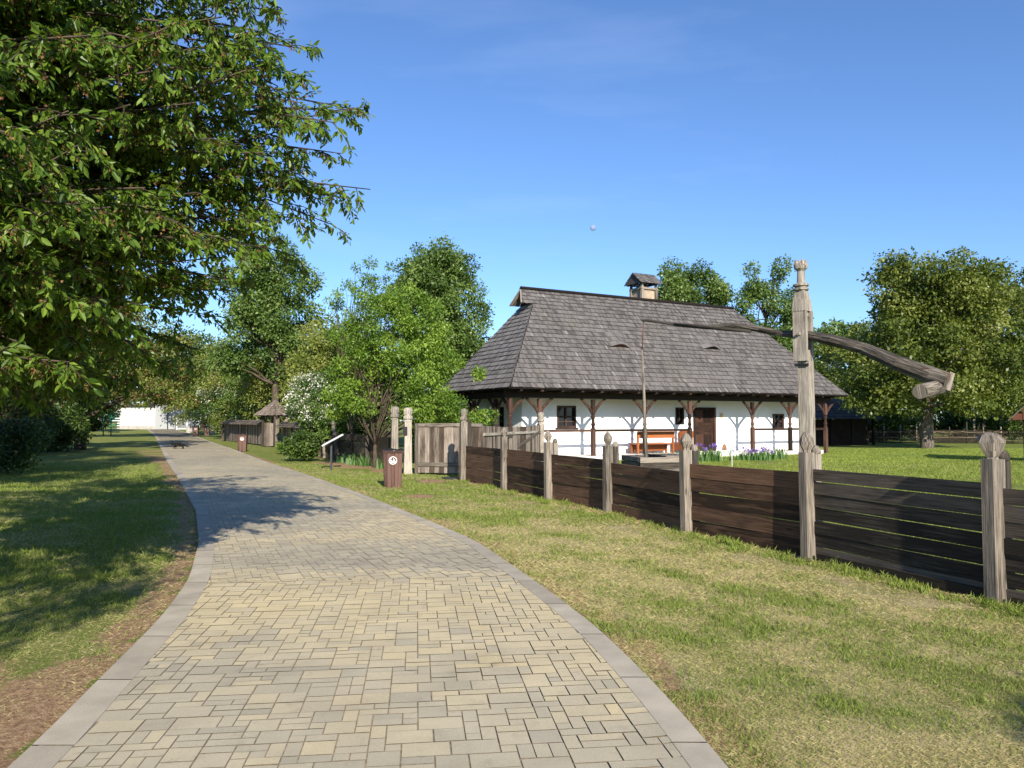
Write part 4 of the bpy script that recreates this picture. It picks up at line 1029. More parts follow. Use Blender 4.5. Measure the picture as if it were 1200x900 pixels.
for k in range(4):
    a = rw+math.pi/4+k*math.pi/2; q.lathe((cxp+math.cos(a)*.10, math.sin(a)*.10, 0), [(.06, zh+.12), (.045, zh+.19), (.01, zh+.25)], 5, False, .6)
post = q.build('post', M['pale_wood'], WLL)
print('post top', zh+.32, 'want', zt, 'pivot', piv.z)
q = MB(); zb = piv.z-.70; q.box((lean_x*zb, 0, zb), (.30, .30, .05), Mr); q.build('iron_band', M['black'], post)
q = MB(); q.tube([Mr@Vector((-.0, -.24, 0))+Vector((lean_x*piv.z, 0, piv.z-.02)), Mr@Vector((0, .24, 0))+Vector((lean_x*piv.z, 0, piv.z-.02))], .035, 8); q.build('pivot_pin', M['grey_wood'], post)
# beam
rt = [P(1110, 446, 14.75), P(1090, 440, 14.95), P(1052, 426, 15.35), P(1012, 408, 15.95), P(975, 399, 16.45), P(946, 393, 17.0), P(915, 391, 17.5), P(890, 386, 17.9), P(860, 381, 18.35), P(830, 383.5, 18.85), P(800, 381, 19.4), P(775, 377.5, 19.85), P(752, 375, 20.3)]
q = MB(); q.tube([p_-wp for p_ in rt], [.16, .165, .145, .125, .12, .095, .085, .08, .07, .065, .05, .04, .035], 9, False, .35, wob=.13)
q.tube([P(940, 392, 17.1)-wp, P(905, 389, 17.6)-wp, P(870, 383, 18.2)-wp], [.04, .045, .03], 6, True, .1, wob=.1)
q.tube([P(880, 388, 18.0)-wp, P(850, 385.5, 18.5)-wp, P(790, 380, 19.5)-wp], [.04, .05, .03], 6, True, .1, wob=.1)
q.build('beam', wood('sweep_beam_wood', (.06,.05,.041), (.33,.29,.245), 14, crack=.55, bump=1.6), WLL)
cwA, cwB = P(1078, 459, 14.2)-wp, P(1109, 452, 15.3)-wp
q = MB(); q.tube([cwA, (cwA+cwB)/2, cwB], [.135, .145, .14], 12, True, .5, wob=.03); q.box(P(1111, 447, 14.95)-wp, (.10, .16, .36), Matrix.Rotation(.3, 3, 'Y'), jit=.01); q.build('counterweight', M['grey_wood'], WLL)
q = MB()
for k in range(3): q.tube([P(1080, 430+k*2, 14.9)-wp, P(1098, 434+k*2, 14.8)-wp, P(1114, 438+k*3, 14.6)-wp], .007, 5, True, .5)
q.build('lashing', plain('rusty_wire', (.16, .085, .045), .8), WLL)
q = MB(); a_ = P(754, 374, 20.3)-wp; b_ = P(757, 533, 20.3)-wp; m1 = P(752.5, 410, 20.3)-wp; m2 = P(755, 470, 20.3)-wp
q.tube([m1, m2, b_+Vector((0, 0, -.3))], [.03, .042, .05], 7, True, .6); rod = q.build('pull_rod', M['grey_wood'], WLL)
q = MB(); q.tube([a_, m1+Vector((0, 0, -.02))], .014, 5); q.build('chain', plain('rust', (.12, .04, .025), .7), rod)
# well curb
wc = at(769, 20.4)
WB = thing('well_curb', wc, R(12), 'low box of grey logs round the well under the hanging pole', 'well')
q = MB(); hh_ = 1.65-(535-493)/F*20.4
for k in range(5):
    z = .09+k*hh_/5
    for sg in (-1, 1): q.box((0, sg*.62, z), (1.45, .14, hh_/5-.012), jit=.006); q.box((sg*.66, 0, z+.012), (.14, 1.1, hh_/5-.012), jit=.006)
q.build('curb_logs', M['grey_wood'], WB)
q = MB()
for k in range(4): q.box((.36-.0*k, -.48+k*.33, hh_+.035), (.72, .3, .035), jit=.006)
q.build('lid', M['grey_wood'], WB)
q = MB(); q.box((-.4, 0, hh_*.55), (.5, .9, .02)); q.build('well_shaft', M['dark_inside'], WB)

# ------------------------------------------------------------------ near board fence
FN = thing('board_fence', (fpts[1].x, fpts[1].y, 0), 0, 'low brown fence of wide horizontal boards with carved grey posts along the grass verge', 'fence')
FO = Vector((fpts[1].x, fpts[1].y, 0))
def fence_post(root, loc, dirv, hgt=1.32, w_=.155, style=0, mat=None, second=True, fin=True):
    loc = Vector(loc); d = Vector(dirv).normalized(); ang = math.atan2(d.y, d.x); Mx = Matrix.Rotation(ang, 3, 'Z')
    q = MB(); ln = random.uniform(-.022, .022); t = random.uniform(.35, .85)
    q.box(loc+Vector((0, 0, hgt/2-.05)), (w_*.8, w_, hgt+.1), Mx@Matrix.Rotation(ln, 3, 'Y'), t, .94, .004, axis=2)
    if fin:
        b = loc+Vector((0, 0, hgt-.005)); s_ = w_/.155
        if style == 0: pr = [(.045,0),(.045,.03),(.075,.085),(.088,.13),(.07,.18),(.03,.235),(.012,.245)]
        elif style == 1: pr = [(.055,0),(.05,.02),(.085,.08),(.115,.15),(.118,.175),(.085,.215),(.05,.235),(.015,.24)]
        else: pr = [(.06,0),(.06,.03),(.085,.05),(.085,.09),(.06,.12),(.075,.16),(.085,.22),(.05,.27),(.02,.29)]
        q.lathe(b, [(r_*s_, z*s_) for r_, z in pr], 6 if style < 2 else 8, False, t, rot=ang+random.uniform(-.3, .3), rough=.13, lean=(random.uniform(-.08,.08), random.uniform(-.08,.08)))
    po = q.build('post', mat or M['grey_wood'], root)
    if second:
        nrm = Vector((d.y, -d.x, 0)); nrm = nrm if nrm.x > 0 else -nrm
        q = MB(); c = loc+nrm*.16+d*.02
        q.box(c+Vector((0, 0, (hgt-.02)/2)), (w_*.62, w_*.62, hgt-.02), Mx, None, .95, .005, axis=2)
        q.lathe(c+Vector((0, 0, hgt-.03)), [(.045,0),(.06,.03),(.05,.08),(.02,.11)], 6, True); q.build('back_post', M['grey_wood'], root)
    return po
nF = len(fpts)
for i in range(nF):
    a = fpts[max(i-1, 0)]; b = fpts[min(i+1, nF-1)]; d = (b-a)
    hgt = {1: 1.30, 2: 1.27, 3: 1.22, 4: 1.2, 5: 1.2, 6: 1.25, 7: 1.62}.get(i, 1.3)
    fence_post(FN, Vector((fpts[i].x, fpts[i].y, 0))-FO, d, hgt, .16 if i < 7 else .2, {1: 1, 7: 2}.get(i, 0))
for i in range(nF-1):
    A = Vector((fpts[i].x, fpts[i].y, 0))-FO; B = Vector((fpts[i+1].x, fpts[i+1].y, 0))-FO; d = (B-A).normalized(); nrm = Vector((d.y, -d.x, 0)); nrm = nrm if nrm.x > 0 else -nrm
    dark = i <= 1
    top = {0: 1.06, 1: 1.10, 2: 1.04, 3: .91, 4: .97, 5: .99, 6: .98}[i]; q = MB()
    nb = 7 if dark else 5; hb = (top-.02)/nb; z = .0
    for k in range(nb):
        gap = (random.choice([.006, .009, .013]) if dark and k > 0 else random.choice([.003, .005, .009]))
        tw = random.uniform(-.010, .010) if not dark else random.uniform(-.006, .006)
        c0 = A-d*.03+nrm*.055+Vector((0, 0, z+hb/2+tw)); c1 = B+d*.03+nrm*.055+Vector((0, 0, z+hb/2-tw))
        q.beam(c0+nrm*random.uniform(-.012, .012), c1+nrm*random.uniform(-.012, .012), .032, hb-gap, tint=random.uniform(.05, 1), jit=.004)
        z += hb
    q.build('board_panel', M['black_board'] if dark else M['brown_board'], FN)
    if dark:
        q = MB(); q.beam(A+d*.1-nrm*.02+Vector((0, 0, .04)), B-d*.15-nrm*.0+Vector((0, 0, .02)), .03, .14); q.build('skirt_board', M['old_plank'], FN)

# ------------------------------------------------------------------ gate by the house
def gate_leaf(root_label, A, B, top, name='board_gate', brace_=False, arch=0.0, bottom=.06):
    A = Vector(A); B = Vector(B); d = (B-A); L = d.length; T = thing(name, A, math.atan2(d.y, d.x), root_label, 'gate')
    q = MB(); n = max(3, int(L/.15)); w_ = L/n
    for i in range(n):
        x = (i+.5)*w_; tz = top-arch*math.sin(math.pi*x/L)-random.uniform(0, .015)
        q.box((x, 0, (tz+bottom)/2), (w_-.007, .022, tz-bottom), jit=.003)
    q.build('boards', M['gate_wood'], T)
    q = MB()
    if not brace_:
        q.box((.05, -.03, top/2), (.1, .05, top+.02)); q.box((L/2+.05, -.03, top-.04), (L-.12, .045, .1)); q.box((L/2+.05, -.03, .32), (L-.12, .045, .12))
    else:
        q.box((L/2, -.035, top*.82), (L, .045, .09)); q.box((L/2, -.035, .3), (L, .045, .1)); q.beam((L*.55, -.04, top*.5), (L*.97, -.04, top*.84), .04, .09)
    q.build('gate_frame', M['pale_wood'], T)
    return T
ga, gb2 = at(487, 23.7), at(566, 23.2)
gate_leaf('closed grey plank gate with vertical boards between gatepost and brown fence', (ga.x, ga.y, 0), (gb2.x, gb2.y, 0), 1.56)
g2a, g2b = at(566, 23.6), at(633, 29.5)
gate_leaf('open plank gate leaf with diagonal brace behind the brown fence', (g2a.x, g2a.y, 0), (g2b.x, g2b.y, 0), 1.50, brace_=True, arch=.06)
def gatepost(px, Y, hgt, w_, label, extra=None, lean=0):
    b = at(px, Y); T = thing('gatepost', b, 0, label, 'post', 'carved gateposts')
    q = MB(); t = random.uniform(.5, .9)
    Mx = Matrix.Rotation(.25, 3, 'Z')@Matrix.Rotation(lean, 3, 'Y')
    q.box((0, 0, (hgt-.45)/2-.05), (w_*.9, w_, hgt-.35), Mx, t, .86, .006, axis=2)
    top = Mx@Vector((0, 0, hgt-.42))*1.0; z0 = hgt-.44
    lx = math.sin(lean)*(hgt*.6)
    q.lathe((lx, 0, 0), [(w_*.55, z0), (w_*.47, z0+.03), (w_*.40, z0+.06), (w_*.55, z0+.09), (w_*.56, z0+.16), (w_*.42, z0+.19), (w_*.50, z0+.24), (w_*.56, z0+.34), (w_*.48, z0+.41), (w_*.25, z0+.44)], 8, False, t, rot=.2)
    q.build('shaft', M['pale_wood'], T)
    if extra:
        q = MB(); q.box((-.06, -w_*.6, hgt-.72), (.13, .1, .25)); q.build('letter_box', M['black'], T)
    return T
gatepost(478, 24, 2.06, .27, 'tall pale carved gatepost with a small black box on it', True)
gatepost(462.5, 25.3, 2.12, .27, 'tall pale carved gatepost standing behind the brown bin')
gatepost(634, 29.6, 1.98, .24, 'carved grey gatepost behind the brown fence at the open gate leaf')
q = MB(); c = G(526, 561); q.box((c.x, c.y, .012), (.28, .55, .03), Matrix.Rotation(R(20), 3, 'Z')); tag(q.build('ground_grate', M['grate']), 'small dark metal plate lying on the ground in front of the gate', 'grate')
# bare soil patches
def patch(px, py, rx, ry, name='soil_patch'):
    c = G(px, py); q = MB(); pts = []
    for i in range(26):
        a = 2*math.pi*i/26; k = 1+.35*mnoise.noise(Vector((math.cos(a)*1.5, math.sin(a)*1.5, px*.1))); pts.append((c.x+math.cos(a)*rx*k, c.y+math.sin(a)*ry*k, terr(0, c.y)+.026))
    q.face(pts); return tag(q.build(name, M['soil']), kind='structure')
m = N('pale_soil'); m.l(m.ramp(m.noise(m.pos(), 9, 6, .7), [(.3, (.16, .12, .075)), (.65, (.34, .27, .18))]), m.b.inputs['Base Color']); m.b.inputs['Roughness'].default_value = 1
m.bump(m.noise(m.pos(), 30, 5, .7), .8, .02); M['soil'] = m.m

fa = [(at(464, 25.6), .9), (at(431, 28.6), 1.1), (at(414, 30.8), 1.1), (at(397, 32.6), 1.0), (at(380, 34), .7)]
for i, (px, Y) in enumerate(((402, 30.2), (412, 29.2), (419, 28.6), (427, 28), (446, 26.6))):
    iris(px, Y, 26, .12, ['pale iris leaves at the far end of the soil bed', 'iris leaves under the thin dark stake in the soil bed', 'iris leaves between the two stakes in the soil bed', 'iris leaves at the foot of the slim carved stake', 'iris leaves in the soil bed nearest the gateposts'][i], False, .45)
# older fence left of the gateposts
LF = thing('plank_fence', (fa[0][0].x, fa[0][0].y, 0), 0, 'old dark plank fence with slim carved stakes left of the gateposts', 'fence'); LO_ = Vector((fa[0][0].x, fa[0][0].y, 0))
for i in range(4):
    a = Vector((fa[i][0].x, fa[i][0].y, 0))-LO_; b = Vector((fa[i+1][0].x, fa[i+1][0].y, 0))-LO_; q = MB(); d = (b-a).normalized()
    for k in range(4):
        dz = random.uniform(-.05, .05); q.beam(a-d*.1+Vector((0, 0, .16+k*.27)), b+d*.1+Vector((0, 0, .16+k*.27+dz)), .03, .255)
    q.build('plank_panel', M['old_plank'], LF)
for (px, Y, hgt, w_, ln) in ((431, 28.5, 1.38, .14, .0), (414, 30.7, 1.4, .09, -.03), (397, 32.4, 1.42, .16, -.14), (381, 33.9, 1.0, .12, -.05)):
    b = at(px, Y)-LO_; q = MB(); t = random.random()
    q.lathe(b+Vector((0, -.06, 0)), [(w_*.55, -.05), (w_*.5, hgt), (w_*.35, hgt+.02), (w_*.62, hgt+.09), (w_*.55, hgt+.16), (w_*.2, hgt+.25)], 6, False, t, lean=(ln, 0)); q.build('stake', M['grey_wood'], LF)
# leaning information board
sb = G(388, 551); T = thing('information_board', sb, 0, 'slanted information board on a dark metal leg seen nearly edge-on', 'sign')
q = MB(); q.beam((0, 0, -.05), (0, .02, .95), .06, .06); q.build('leg', M['dark_metal'], T)
Mx = Matrix.Rotation(R(13), 3, 'Z')@Matrix.Rotation(R(-29), 3, 'Y')
q = MB(); q.box((.04, 0, 1.0), (.74, .55, .03), Mx); q.build('panel', M['board_face'], T)
q = MB()
for sx, sy, wx, wy in ((0, -.28, .78, .03), (0, .28, .78, .03), (.38, 0, .03, .55), (-.38, 0, .03, .55)):
    q.box(Vector((.04, 0, 1.0))+Mx@Vector((sx, sy, .004)), (wx, wy, .045), Mx)
q.build('panel_frame', M['metal'], T)

# ------------------------------------------------------------------ litter bins
def make_bin(label, loc, rz=0.0):
    T = thing('litter_bin', loc, rz, label, 'bin', 'brown litter bins along the path')
    q = MB(); hb = .93; w0, w1 = .42, .47
    for side in range(4):
        Ms = Matrix.Rotation(side*math.pi/2, 3, 'Z')
        for k in range(5):
            u0 = -w0/2+w0*k/5; u1 = -w0/2+w0*(k+1)/5; s1 = w1/w0; g_ = .004
            pts = [Vector((u0+g_, -w0/2, 0)), Vector((u1-g_, -w0/2, 0)), Vector(((u1-g_)*s1, -w1/2, hb-.07)), Vector(((u0+g_)*s1, -w1/2, hb-.07))]
            o_ = random.random()*30; q.face([Ms@p_ for p_ in pts], [(o_, 0), (o_, .08), (o_+hb, .08), (o_+hb, 0)], random.uniform(.3, .9))
    body = q.build('body', M['bin_wood'], T)
    q = MB(); q.box((0, 0, hb/2-.04), (w0*.97, w0*.97, hb-.1), taper=w1/w0); q.build('liner', M['black'], T)
    q = MB(); 
    for sx, sy, wx, wy in ((0, -.21, .48, .07), (0, .21, .48, .07), (-.21, 0, .07, .35), (.21, 0, .07, .35)): q.box((sx, sy, hb-.04), (wx, wy, .07))
    q.build('rim', M['bin_wood'], T)
    q = MB(); K = 14; rg_ = []
    for r_, z in ((.165, hb-.12), (.19, hb+.005), (.235, hb+.02), (.245, hb-.03)):
        rg_.append([Vector((r_*(1+.12*math.sin(i*2.3+r_*30))*math.cos(2*math.pi*i/K), r_*(1+.1*math.cos(i*1.7))*math.sin(2*math.pi*i/K), z+.02*math.sin(i*1.9))) for i in range(K)])
    q.ring(rg_, True, .5, False); q.build('bin_bag', M['black'], T)
    # round pictogram: ring, bar and a reclining figure-like mark
    q = MB(); y = -w1/2+.004; zc_ = .68; cx_ = .0; K = 24; Ro, Ri = .098, .082
    yy_ = -w0/2-(w1-w0)/2*zc_/(hb-.07)-.006
    pt = lambda r_, a: (cx_+r_*math.cos(a), yy_-.02*0, zc_+r_*math.sin(a))
    for i in range(K):
        a0, a1 = 2*math.pi*i/K, 2*math.pi*(i+1)/K
        if 0: continue
        q.face([pt(Ri, a0), pt(Ri, a1), pt(Ro, a1), pt(Ro, a0)])
    def quad(u0, v0, u1, v1, w_):
        d = Vector((u1-u0, v1-v0)); n_ = Vector((-d.y, d.x)).normalized()*w_/2
        q.face([(cx_+u0-n_.x, yy_-.001, zc_+v0-n_.y), (cx_+u1-n_.x, yy_-.001, zc_+v1-n_.y), (cx_+u1+n_.x, yy_-.001, zc_+v1+n_.y), (cx_+u0+n_.x, yy_-.001, zc_+v0+n_.y)])
    quad(-.075, .02, -.02, -.03, .03); quad(-.02, -.03, .04, -.012, .028); quad(.04, -.012, .07, -.04, .022); quad(.015, .05, .03, .0, .018); quad(-.05, .045, -.03, .05, .02); quad(-.06, -.05, .06, -.055, .014)
    for i in range(8): pass
    q.build('emblem', M['white_paint'], T)
    return T
b1 = make_bin('brown litter bin with black bag and white round emblem, nearest one, before the gateposts', G(460, 571.5), R(10))
def bin_copy(label, loc, rz):
    c = copy_tree(b1); c.location = loc; c.rotation_euler = (0, 0, rz); c['label'] = label; return c
bin_copy('second brown litter bin on the verge near the small roofed gate', G(284, 529), R(12))
bin_copy('small far dark litter bin at the end of the path before the white gate', G(229.5, 511), R(10))
bin_copy('farthest dark litter bin, right of the other by the hawthorn foot', G(242.5, 510.5), R(10))

# ------------------------------------------------------------------ lane fence with shingled cap and little roofed gate
def cap_fence(A, B, hgt, label):
    A = Vector(A); B = Vector(B); d = B-A; L = d.length; T = thing('capped_fence', A, math.atan2(d.y, d.x), label, 'fence', 'plank fences with shingle caps')
    q = MB(); n = int(L/.2); w_ = L/n
    for i in range(n): q.box(((i+.5)*w_, 0, hgt/2), (w_-.01, .03, hgt-random.uniform(0, .04)), jit=.005)
    q.build('boards', M['gate_wood'], T)
    q = MB(); shingle_slope(q, (-.05, -.38, hgt-.08), (L+.05, -.38, hgt-.08), (L+.05, 0, hgt+.22), (-.05, 0, hgt+.22), 3, .14); shingle_slope(q, (L+.05, .38, hgt-.08), (-.05, .38, hgt-.08), (-.05, 0, hgt+.22), (L+.05, 0, hgt+.22), 3, .14)
    q.build('cap', M['shingle_brown'], T)
ka, kb = G(263, 516), G(310, 523); ke = at(372, 36)
cap_fence((ka.x, ka.y, ka.z), (kb.x, kb.y, ka.z), 1.38, 'grey plank fence with shingle cap left of the little roofed gate')
kr = at(331, 47.0); cap_fence((kr.x, kr.y, 0), (ke.x, ke.y, 0), 1.35, 'plank fence with shingle cap running behind the hawthorn')
kc = at(320.5, 48.5); T = thing('roofed_gate', kc, R(-30), 'little wooden gate with a pyramid shingle roof beside the lane', 'gate')
for sx, sy in ((-.62, -.25), (.62, -.25), (-.62, .45), (.62, .45)):
    q = MB(); q.box((sx, sy, .98), (.15, .15, 2.0)); q.build('post', M['grey_wood'], T)
q = MB(); q.box((0, -.25, 1.98), (1.5, .14, .12)); q.box((0, .45, 1.98), (1.5, .14, .12)); q.build('head_beam', M['grey_wood'], T)
q = MB()
for k in range(7): q.box((-.48+k*.16, -.22, .78), (.15, .03, 1.45+.04*math.sin(k)))
q.build('gate_leaf', M['gate_wood'], T)
q = MB(); ap = (0, .1, 2.95); cs = [(-.95, -.75, 2.0), (.95, -.75, 2.0), (.95, .95, 2.0), (-.95, .95, 2.0)]
for i in range(4): shingle_slope(q, cs[i], cs[(i+1)%4], ap, ap, 7, .13, .03)
q.build('roof', M['shingle_brown'], T)
q = MB(); t0 = G(261, 517); q.lathe((0, 0, 0), [(.1, -.1), (.09, 1.45), (.03, 1.5)], 6); o = q.build('wooden_post', M['bark']); o.location = t0; tag(o, 'reddish wooden post at the left end of the capped plank fence', 'post')

# ------------------------------------------------------------------ far end of the path
wb = at(160, 106); T = thing('white_building', wb, R(-4), 'white plastered building at the far end of the path', 'building')
bz = wb.z
q = MB(); xA = at(134, 106).x-wb.x; xB = at(184, 106).x-wb.x; xC = at(208, 106).x-wb.x
q.box(((xA+xB)/2, 4.5, 1.6), (xB-xA, 8, 3.4)); q.build('wall', plain('white_render', (.5, .5, .48), .9, var=.1, scale=1), T)
q = MB(); q.box(((xB+xC)/2, 3.2, 2.15), (xC-xB, 7, 4.5)); q.build('wing', plain('shaded_white_render', (.33, .345, .355), .9, var=.05), T)  # wing greyed: the tree shade on it is put into the wall colour
q = MB(); q.box(((xA+xB)/2, .42, .2), (xB-xA, .1, .5)); q.build('base_strip', M['concrete'], T)
q = MB(); q.box(((xA+xB)/2, 4.3, 3.42), (xB-xA+.6, 9, .25)); q.build('roof', M['shingle_dark'], T)
q = MB(); q.box(((xB+xC)/2, 3.2, 4.5), (xC-xB+.5, 7.6, .2)); q.build('wing_roof', M['shingle_dark'], T)
q = MB(); q.tube([(xC-1.0, -.38, 0), (xC-1.0, -.38, 4.3)], .07, 6); q.build('downpipe', M['dark_metal'], T)
for f in (.3, .7):
    x = xA+(xB-xA)*f; q = MB(); q.box((x, .47, 1.9), (1.2, .1, 1.1)); wn = q.build('window', M['white_paint'], T); q = MB(); q.box((x, .44, 1.9), (1.0, .1, .9)); q.build('pane', plain('curtained_glass', (.45, .47, .5), .3), wn)
ga = at(207, 100); gbb = at(246, 100); T = thing('metal_gate', (ga.x, ga.y, ga.z), 0, 'white barred metal gate closing the path end beside the white building', 'gate')
Lg = gbb.x-ga.x; q = MB()
for z in (.12, 1.42): q.box((Lg/2, 0, z), (Lg, .07, .1))
for x in (0, Lg*.32, Lg*.66, Lg): q.box((x, .003, .77), (.09, .08, 1.55))
q.build('gate_frame', M['white_paint'], T)
q = MB()
for i in range(1, 30): q.box((Lg*i/30, 0, .77), (.03, .03, 1.25))
q.build('bars', M['white_paint'], T)
for px, py, hh, lab in ((222, 507, .9, 'low pale stone block left of the far bin'), (246, 509, 1.1, 'pale rough stone stump by the white gate end')):
    c = G(px, py); q = MB(); q.lathe((0, 0, 0), [(.35, -.1), (.38, .2), (.33, hh*.8), (.2, hh)], 7, False); o = q.build('stone_block', M['concrete']); o.location = c; tag(o, lab, 'stone')
# green rung pole and small stake left of the path
c = G(130, 510.5); T = thing('climbing_frame', c, 0, 'green metal climbing pole with rungs on the grass left of the path', 'climbing frame')
q = MB(); 
for x in (-.75, .0): q.tube([(x, 0, -.05), (x, 0, 2.1)], .06, 6)
q.build('upright', M['green_paint'], T)
q = MB()
for k in range(8): q.box((.25, 0, .35+k*.24), (1.1, .08, .1))
q.build('rungs', M['green_paint'], T)
c = G(98.5, 522); q = MB(); q.box((0, 0, .3), (.16, .16, .7)); q.box((0, 0, .68), (.3, .24, .12)); o = q.build('wooden_stake', M['pale_wood']); o.location = c; tag(o, 'short pale wooden stake standing in the shaded grass on the left', 'stake')

# ------------------------------------------------------------------ right background
sh_ = at(962, 53); T = thing('shed', sh_, R(20), 'dark outbuilding with shingle roof behind the right end of the house', 'shed')
q = MB(); e0 = 1.75; r0 = 3.15; LX_, LY_ = 3.1, 2.4
cs = [(-LX_, -LY_, e0), (LX_, -LY_, e0), (LX_, LY_, e0), (-LX_, LY_, e0)]
shingle_slope(q, cs[0], cs[1], (LX_-1.6, 0, r0), (-LX_+1.6, 0, r0), 8, .2); shingle_slope(q, cs[2], cs[3], (-LX_+1.6, 0, r0), (LX_-1.6, 0, r0), 8, .2)
shingle_slope(q, cs[1], cs[2], (LX_-1.6, 0, r0), (LX_-1.6, 0, r0), 8, .2); shingle_slope(q, cs[3], cs[0], (-LX_+1.6, 0, r0), (-LX_+1.6, 0, r0), 8, .2)
q.build('roof', M['shingle_dark'], T)
q = MB(); q.box((0, .3, .85), (5.2, 3.6, 1.75)); q.build('wall', M['dark_beam'], T)
for x in (-2.7, -.9, .9, 2.7):
    q = MB(); q.box((x, -1.9, .87), (.14, .14, 1.75)); q.build('post', M['dark_beam'], T)
for px0, px1, y0, lab in ((1000, 1030, 499.5, 'left pale bluish shed seen through the trees'), (1043, 1060, 500, 'right smaller pale shed left of the walnut trunk')):
    a = at(px0, 76); b = at(px1, 76); T = thing('pale_shed', ((a.x+b.x)/2, 76, terr(0, 76)), 0, lab, 'shed')
    q = MB(); q.box((0, 1.6, 1.0), (b.x-a.x, 3, 2.1)); q.build('wall', plain('pale_blue_wall', (.55, .62, .70), .8), T); q = MB(); q.box((0, 1.6, 2.15), (b.x-a.x+.5, 3.6, .22)); q.build('roof', M['shingle_dark'], T)
# wattle fence along the far edge of the lawn
wA, wB_ = at(960, 57), at(1215, 54); T = thing('wattle_fence', (wA.x, wA.y, wA.z), math.atan2(wB_.y-wA.y, wB_.x-wA.x), 'brown woven wattle fence closing the far edge of the lawn', 'fence'); Lw = (wB_-wA).length
q = MB()
for k in range(9):
    pts = [(x, .05*math.sin(x*4+k*3.1), .06+k*.105+random.uniform(-.02, .02)) for x in np.arange(0, Lw, .4)]; q.tube(pts, .045, 4, True, random.random())
q.build('wattle', M['bark'], T)
for x in np.arange(0, Lw, 1.1): q = MB(); q.tube([(x, 0, 0), (x+random.uniform(-.06, .06), 0, random.uniform(1.1, 1.6))], .045, 5); q.build('stake', M['grey_wood'], T)
# small roof at the right edge
c = at(1241, 30); T = thing('roofed_well', c, R(-33), 'small brown gabled wooden roof just entering at the right edge', 'shelter')
q = MB(); ez, az = CH+ray(600, 492)[1]*30, CH+ray(600, 492)[1]*30+1.65
for sg in (-1, 1):
    a0, b0, c1, d1 = (sg*1.62, -1.4, ez), (sg*1.62, 1.4, ez), (0, 1.4, az), (0, -1.4, az)
    if sg < 0: a0, b0, c1, d1 = b0, a0, d1, c1
    shingle_slope(q, a0, b0, c1, d1, 8, .13)
q.build('roof', M['shingle_brown'], T)
q = MB()
for k in range(9):
    x = -1.36+k*.34; hh = (1.62-abs(x))/1.62*1.65-.02
    if hh > .05: q.box((x, -1.2, ez+hh/2), (.32, .03, hh))
q.build('gable_boards', wood('red_brown_board', (.05,.018,.012), (.15,.06,.04), 20), T)
for sx in (-1.1, 1.1):
    for sy in (-1, 1): q = MB(); q.box((sx, sy, ez/2+.1), (.14, .14, ez+.2)); q.build('post', M['veranda'], T)
q = MB()
for sg in (-1, 1): q.beam((sg*1.66, -1.42, ez-.03), (0, -1.42, az+.02), .04, .12, up=(0, 1, 0))
q.build('bargeboard', M['pale_wood'], T)
# water tap pipe on the lawn
c = at(857, 25.5); q = MB(); q.tube([(0, 0, -.05), (0, 0, .86), (.0, -.02, .9), (.08, -.04, .9), (.1, -.04, .84)], .02, 7); o = q.build('water_pipe', M['white_paint']); o.location = c; tag(o, 'thin white standing water pipe on the lawn in front of the house', 'pipe')
for px, Y, lab in ((1113, 60, 'left of three thin stakes'), ):
    pass
for i, (px, hh) in enumerate(((1078, 1.5), (1141, 1.7), (1146, 1.4), (1153, 1.6))):
    b = at(px, 58); q = MB(); q.tube([(0, 0, -.05), (.03, 0, hh)], .08, 6); o = q.build('stake', M['grey_wood']); o.location = b
    tag(o, ['pale stake just left of the walnut trunk by the far fence', 'leftmost of three pale stakes right of the walnut trunk', 'shorter middle one of three pale stakes right of the walnut trunk', 'rightmost of three pale stakes right of the walnut trunk'][i], 'stake', 'stakes by the wattle fence')

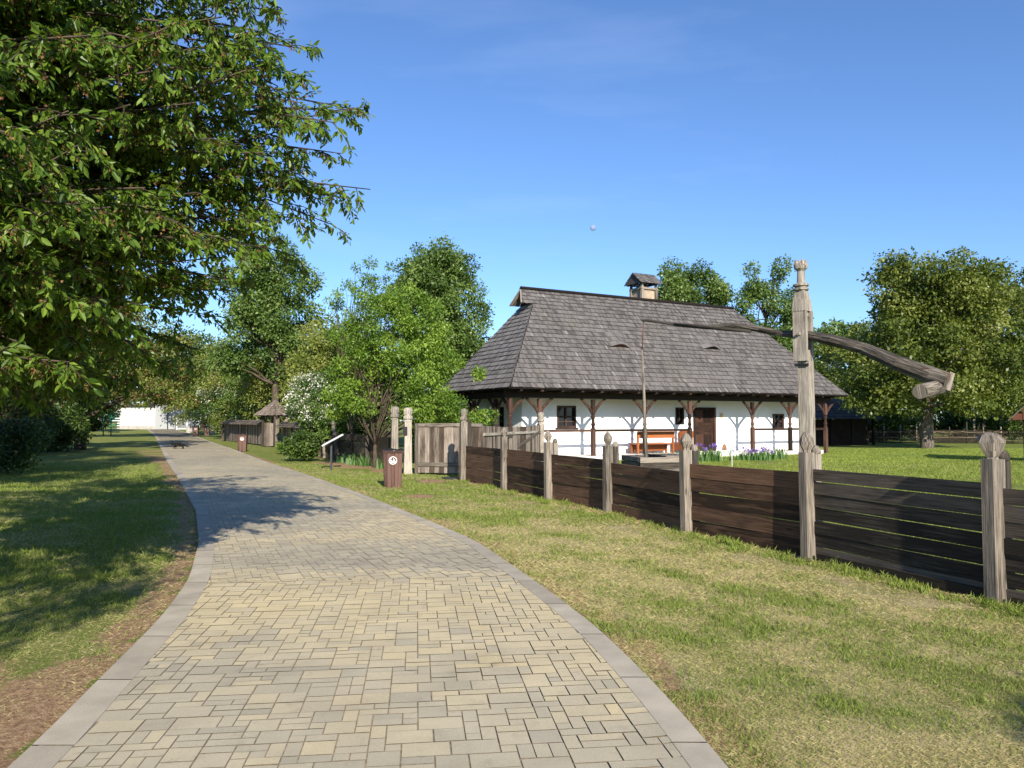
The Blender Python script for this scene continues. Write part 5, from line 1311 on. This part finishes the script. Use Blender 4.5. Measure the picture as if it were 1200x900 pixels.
# ------------------------------------------------------------------ the cat crossing the path
def cat():
    c = G(209, 526.5)
    vs = [(-.02,0,.235),(.12,0,.25),(.22,0,.235),(-.14,0,.235),(-.25,0,.25),(-.35,0,.275),(-.405,0,.25),
          (.22,0,.24),(.36,0,.17),(.50,0,.11),(.60,0,.13),
          (-.17,.055,.15),(-.25,.06,.08),(-.30,.06,.015),   (-.15,-.055,.15),(-.10,-.06,.08),(-.13,-.06,.015),
          (.17,.06,.15),(.23,.065,.09),(.17,.065,.015),      (.19,-.06,.15),(.29,-.065,.10),(.30,-.065,.015)]
    ed = [(0,1),(1,2),(0,3),(3,4),(4,5),(5,6),(2,8),(8,9),(9,10),(3,11),(11,12),(12,13),(3,14),(14,15),(15,16),(2,17),(17,18),(18,19),(2,20),(20,21),(21,22)]
    rd = [.085,.084,.088,.086,.045,.072,.03,.03,.026,.022,.016,.042,.026,.02,.042,.026,.02,.05,.028,.02,.05,.028,.02]
    used = sorted({i for e in ed for i in e}); mp_ = {u: i for i, u in enumerate(used)}
    me = bpy.data.meshes.new('cat'); me.from_pydata([vs[u] for u in used], [(mp_[a], mp_[b]) for a, b in ed], [])
    o = bpy.data.objects.new('cat', me); COL.objects.link(o)
    sm = o.modifiers.new('skin', 'SKIN'); 
    for i, u in enumerate(used): me.skin_vertices[0].data[i].radius = (rd[u], rd[u])
    me.skin_vertices[0].data[0].use_root = True
    ss = o.modifiers.new('sub', 'SUBSURF'); ss.levels = 2; ss.render_levels = 2; sm.use_smooth_shade = True
    m = N('tabby_fur'); wv = m.noise(m.mapv(m.n('ShaderNodeTexCoord').outputs['Object'], (9, 1, 2)), 3, 3)
    m.l(m.ramp(wv, [(.35, (.006, .005, .004)), (.65, (.02, .015, .012))]), m.b.inputs['Base Color']); m.b.inputs['Roughness'].default_value = .9
    m.b.inputs['Specular IOR Level'].default_value = .1
    me.materials.append(m.m); o.location = c+Vector((0, 0, .018)); o.rotation_euler = (0, 0, R(6)); o.scale = (1.04, 1.05, 1.12)
    tag(o, 'dark tabby cat walking left across the far part of the path', 'cat')
    for s_, nm in ((1, 'ear'), (-1, 'ear')):
        q = MB(); q.lathe((-.345, s_*.032, .335), [(.02, 0), (.014, .025), (.003, .045)], 5, True); q.build(nm, m.m, o)
cat()

# ------------------------------------------------------------------ moon
import bmesh
bm = bmesh.new(); bmesh.ops.create_uvsphere(bm, u_segments=32, v_segments=20, radius=7.8)
me = bpy.data.meshes.new('moon'); bm.to_mesh(me); bm.free(); me.polygons.foreach_set('use_smooth', np.ones(len(me.polygons), dtype=bool))
m = N('moon_surface'); m.l(m.ramp(m.noise(m.pos(), .12, 5), [(.4, (.24, .30, .46)), (.6, (.34, .38, .50))]), m.b.inputs['Base Color']); m.b.inputs['Roughness'].default_value = 1
tp = m.n('ShaderNodeBsdfTransparent'); mx = m.n('ShaderNodeMixShader'); mx.inputs[0].default_value = .5
m.l(tp.outputs[0], mx.inputs[1]); m.l(m.b.outputs[0], mx.inputs[2]); m.l(mx.outputs[0], m.out.inputs[0])
me.materials.append(m.m); o = bpy.data.objects.new('moon', me); COL.objects.link(o); o.location = P(695, 267, 1900); tag(o, 'small pale daytime moon in the blue sky above the house', 'moon')
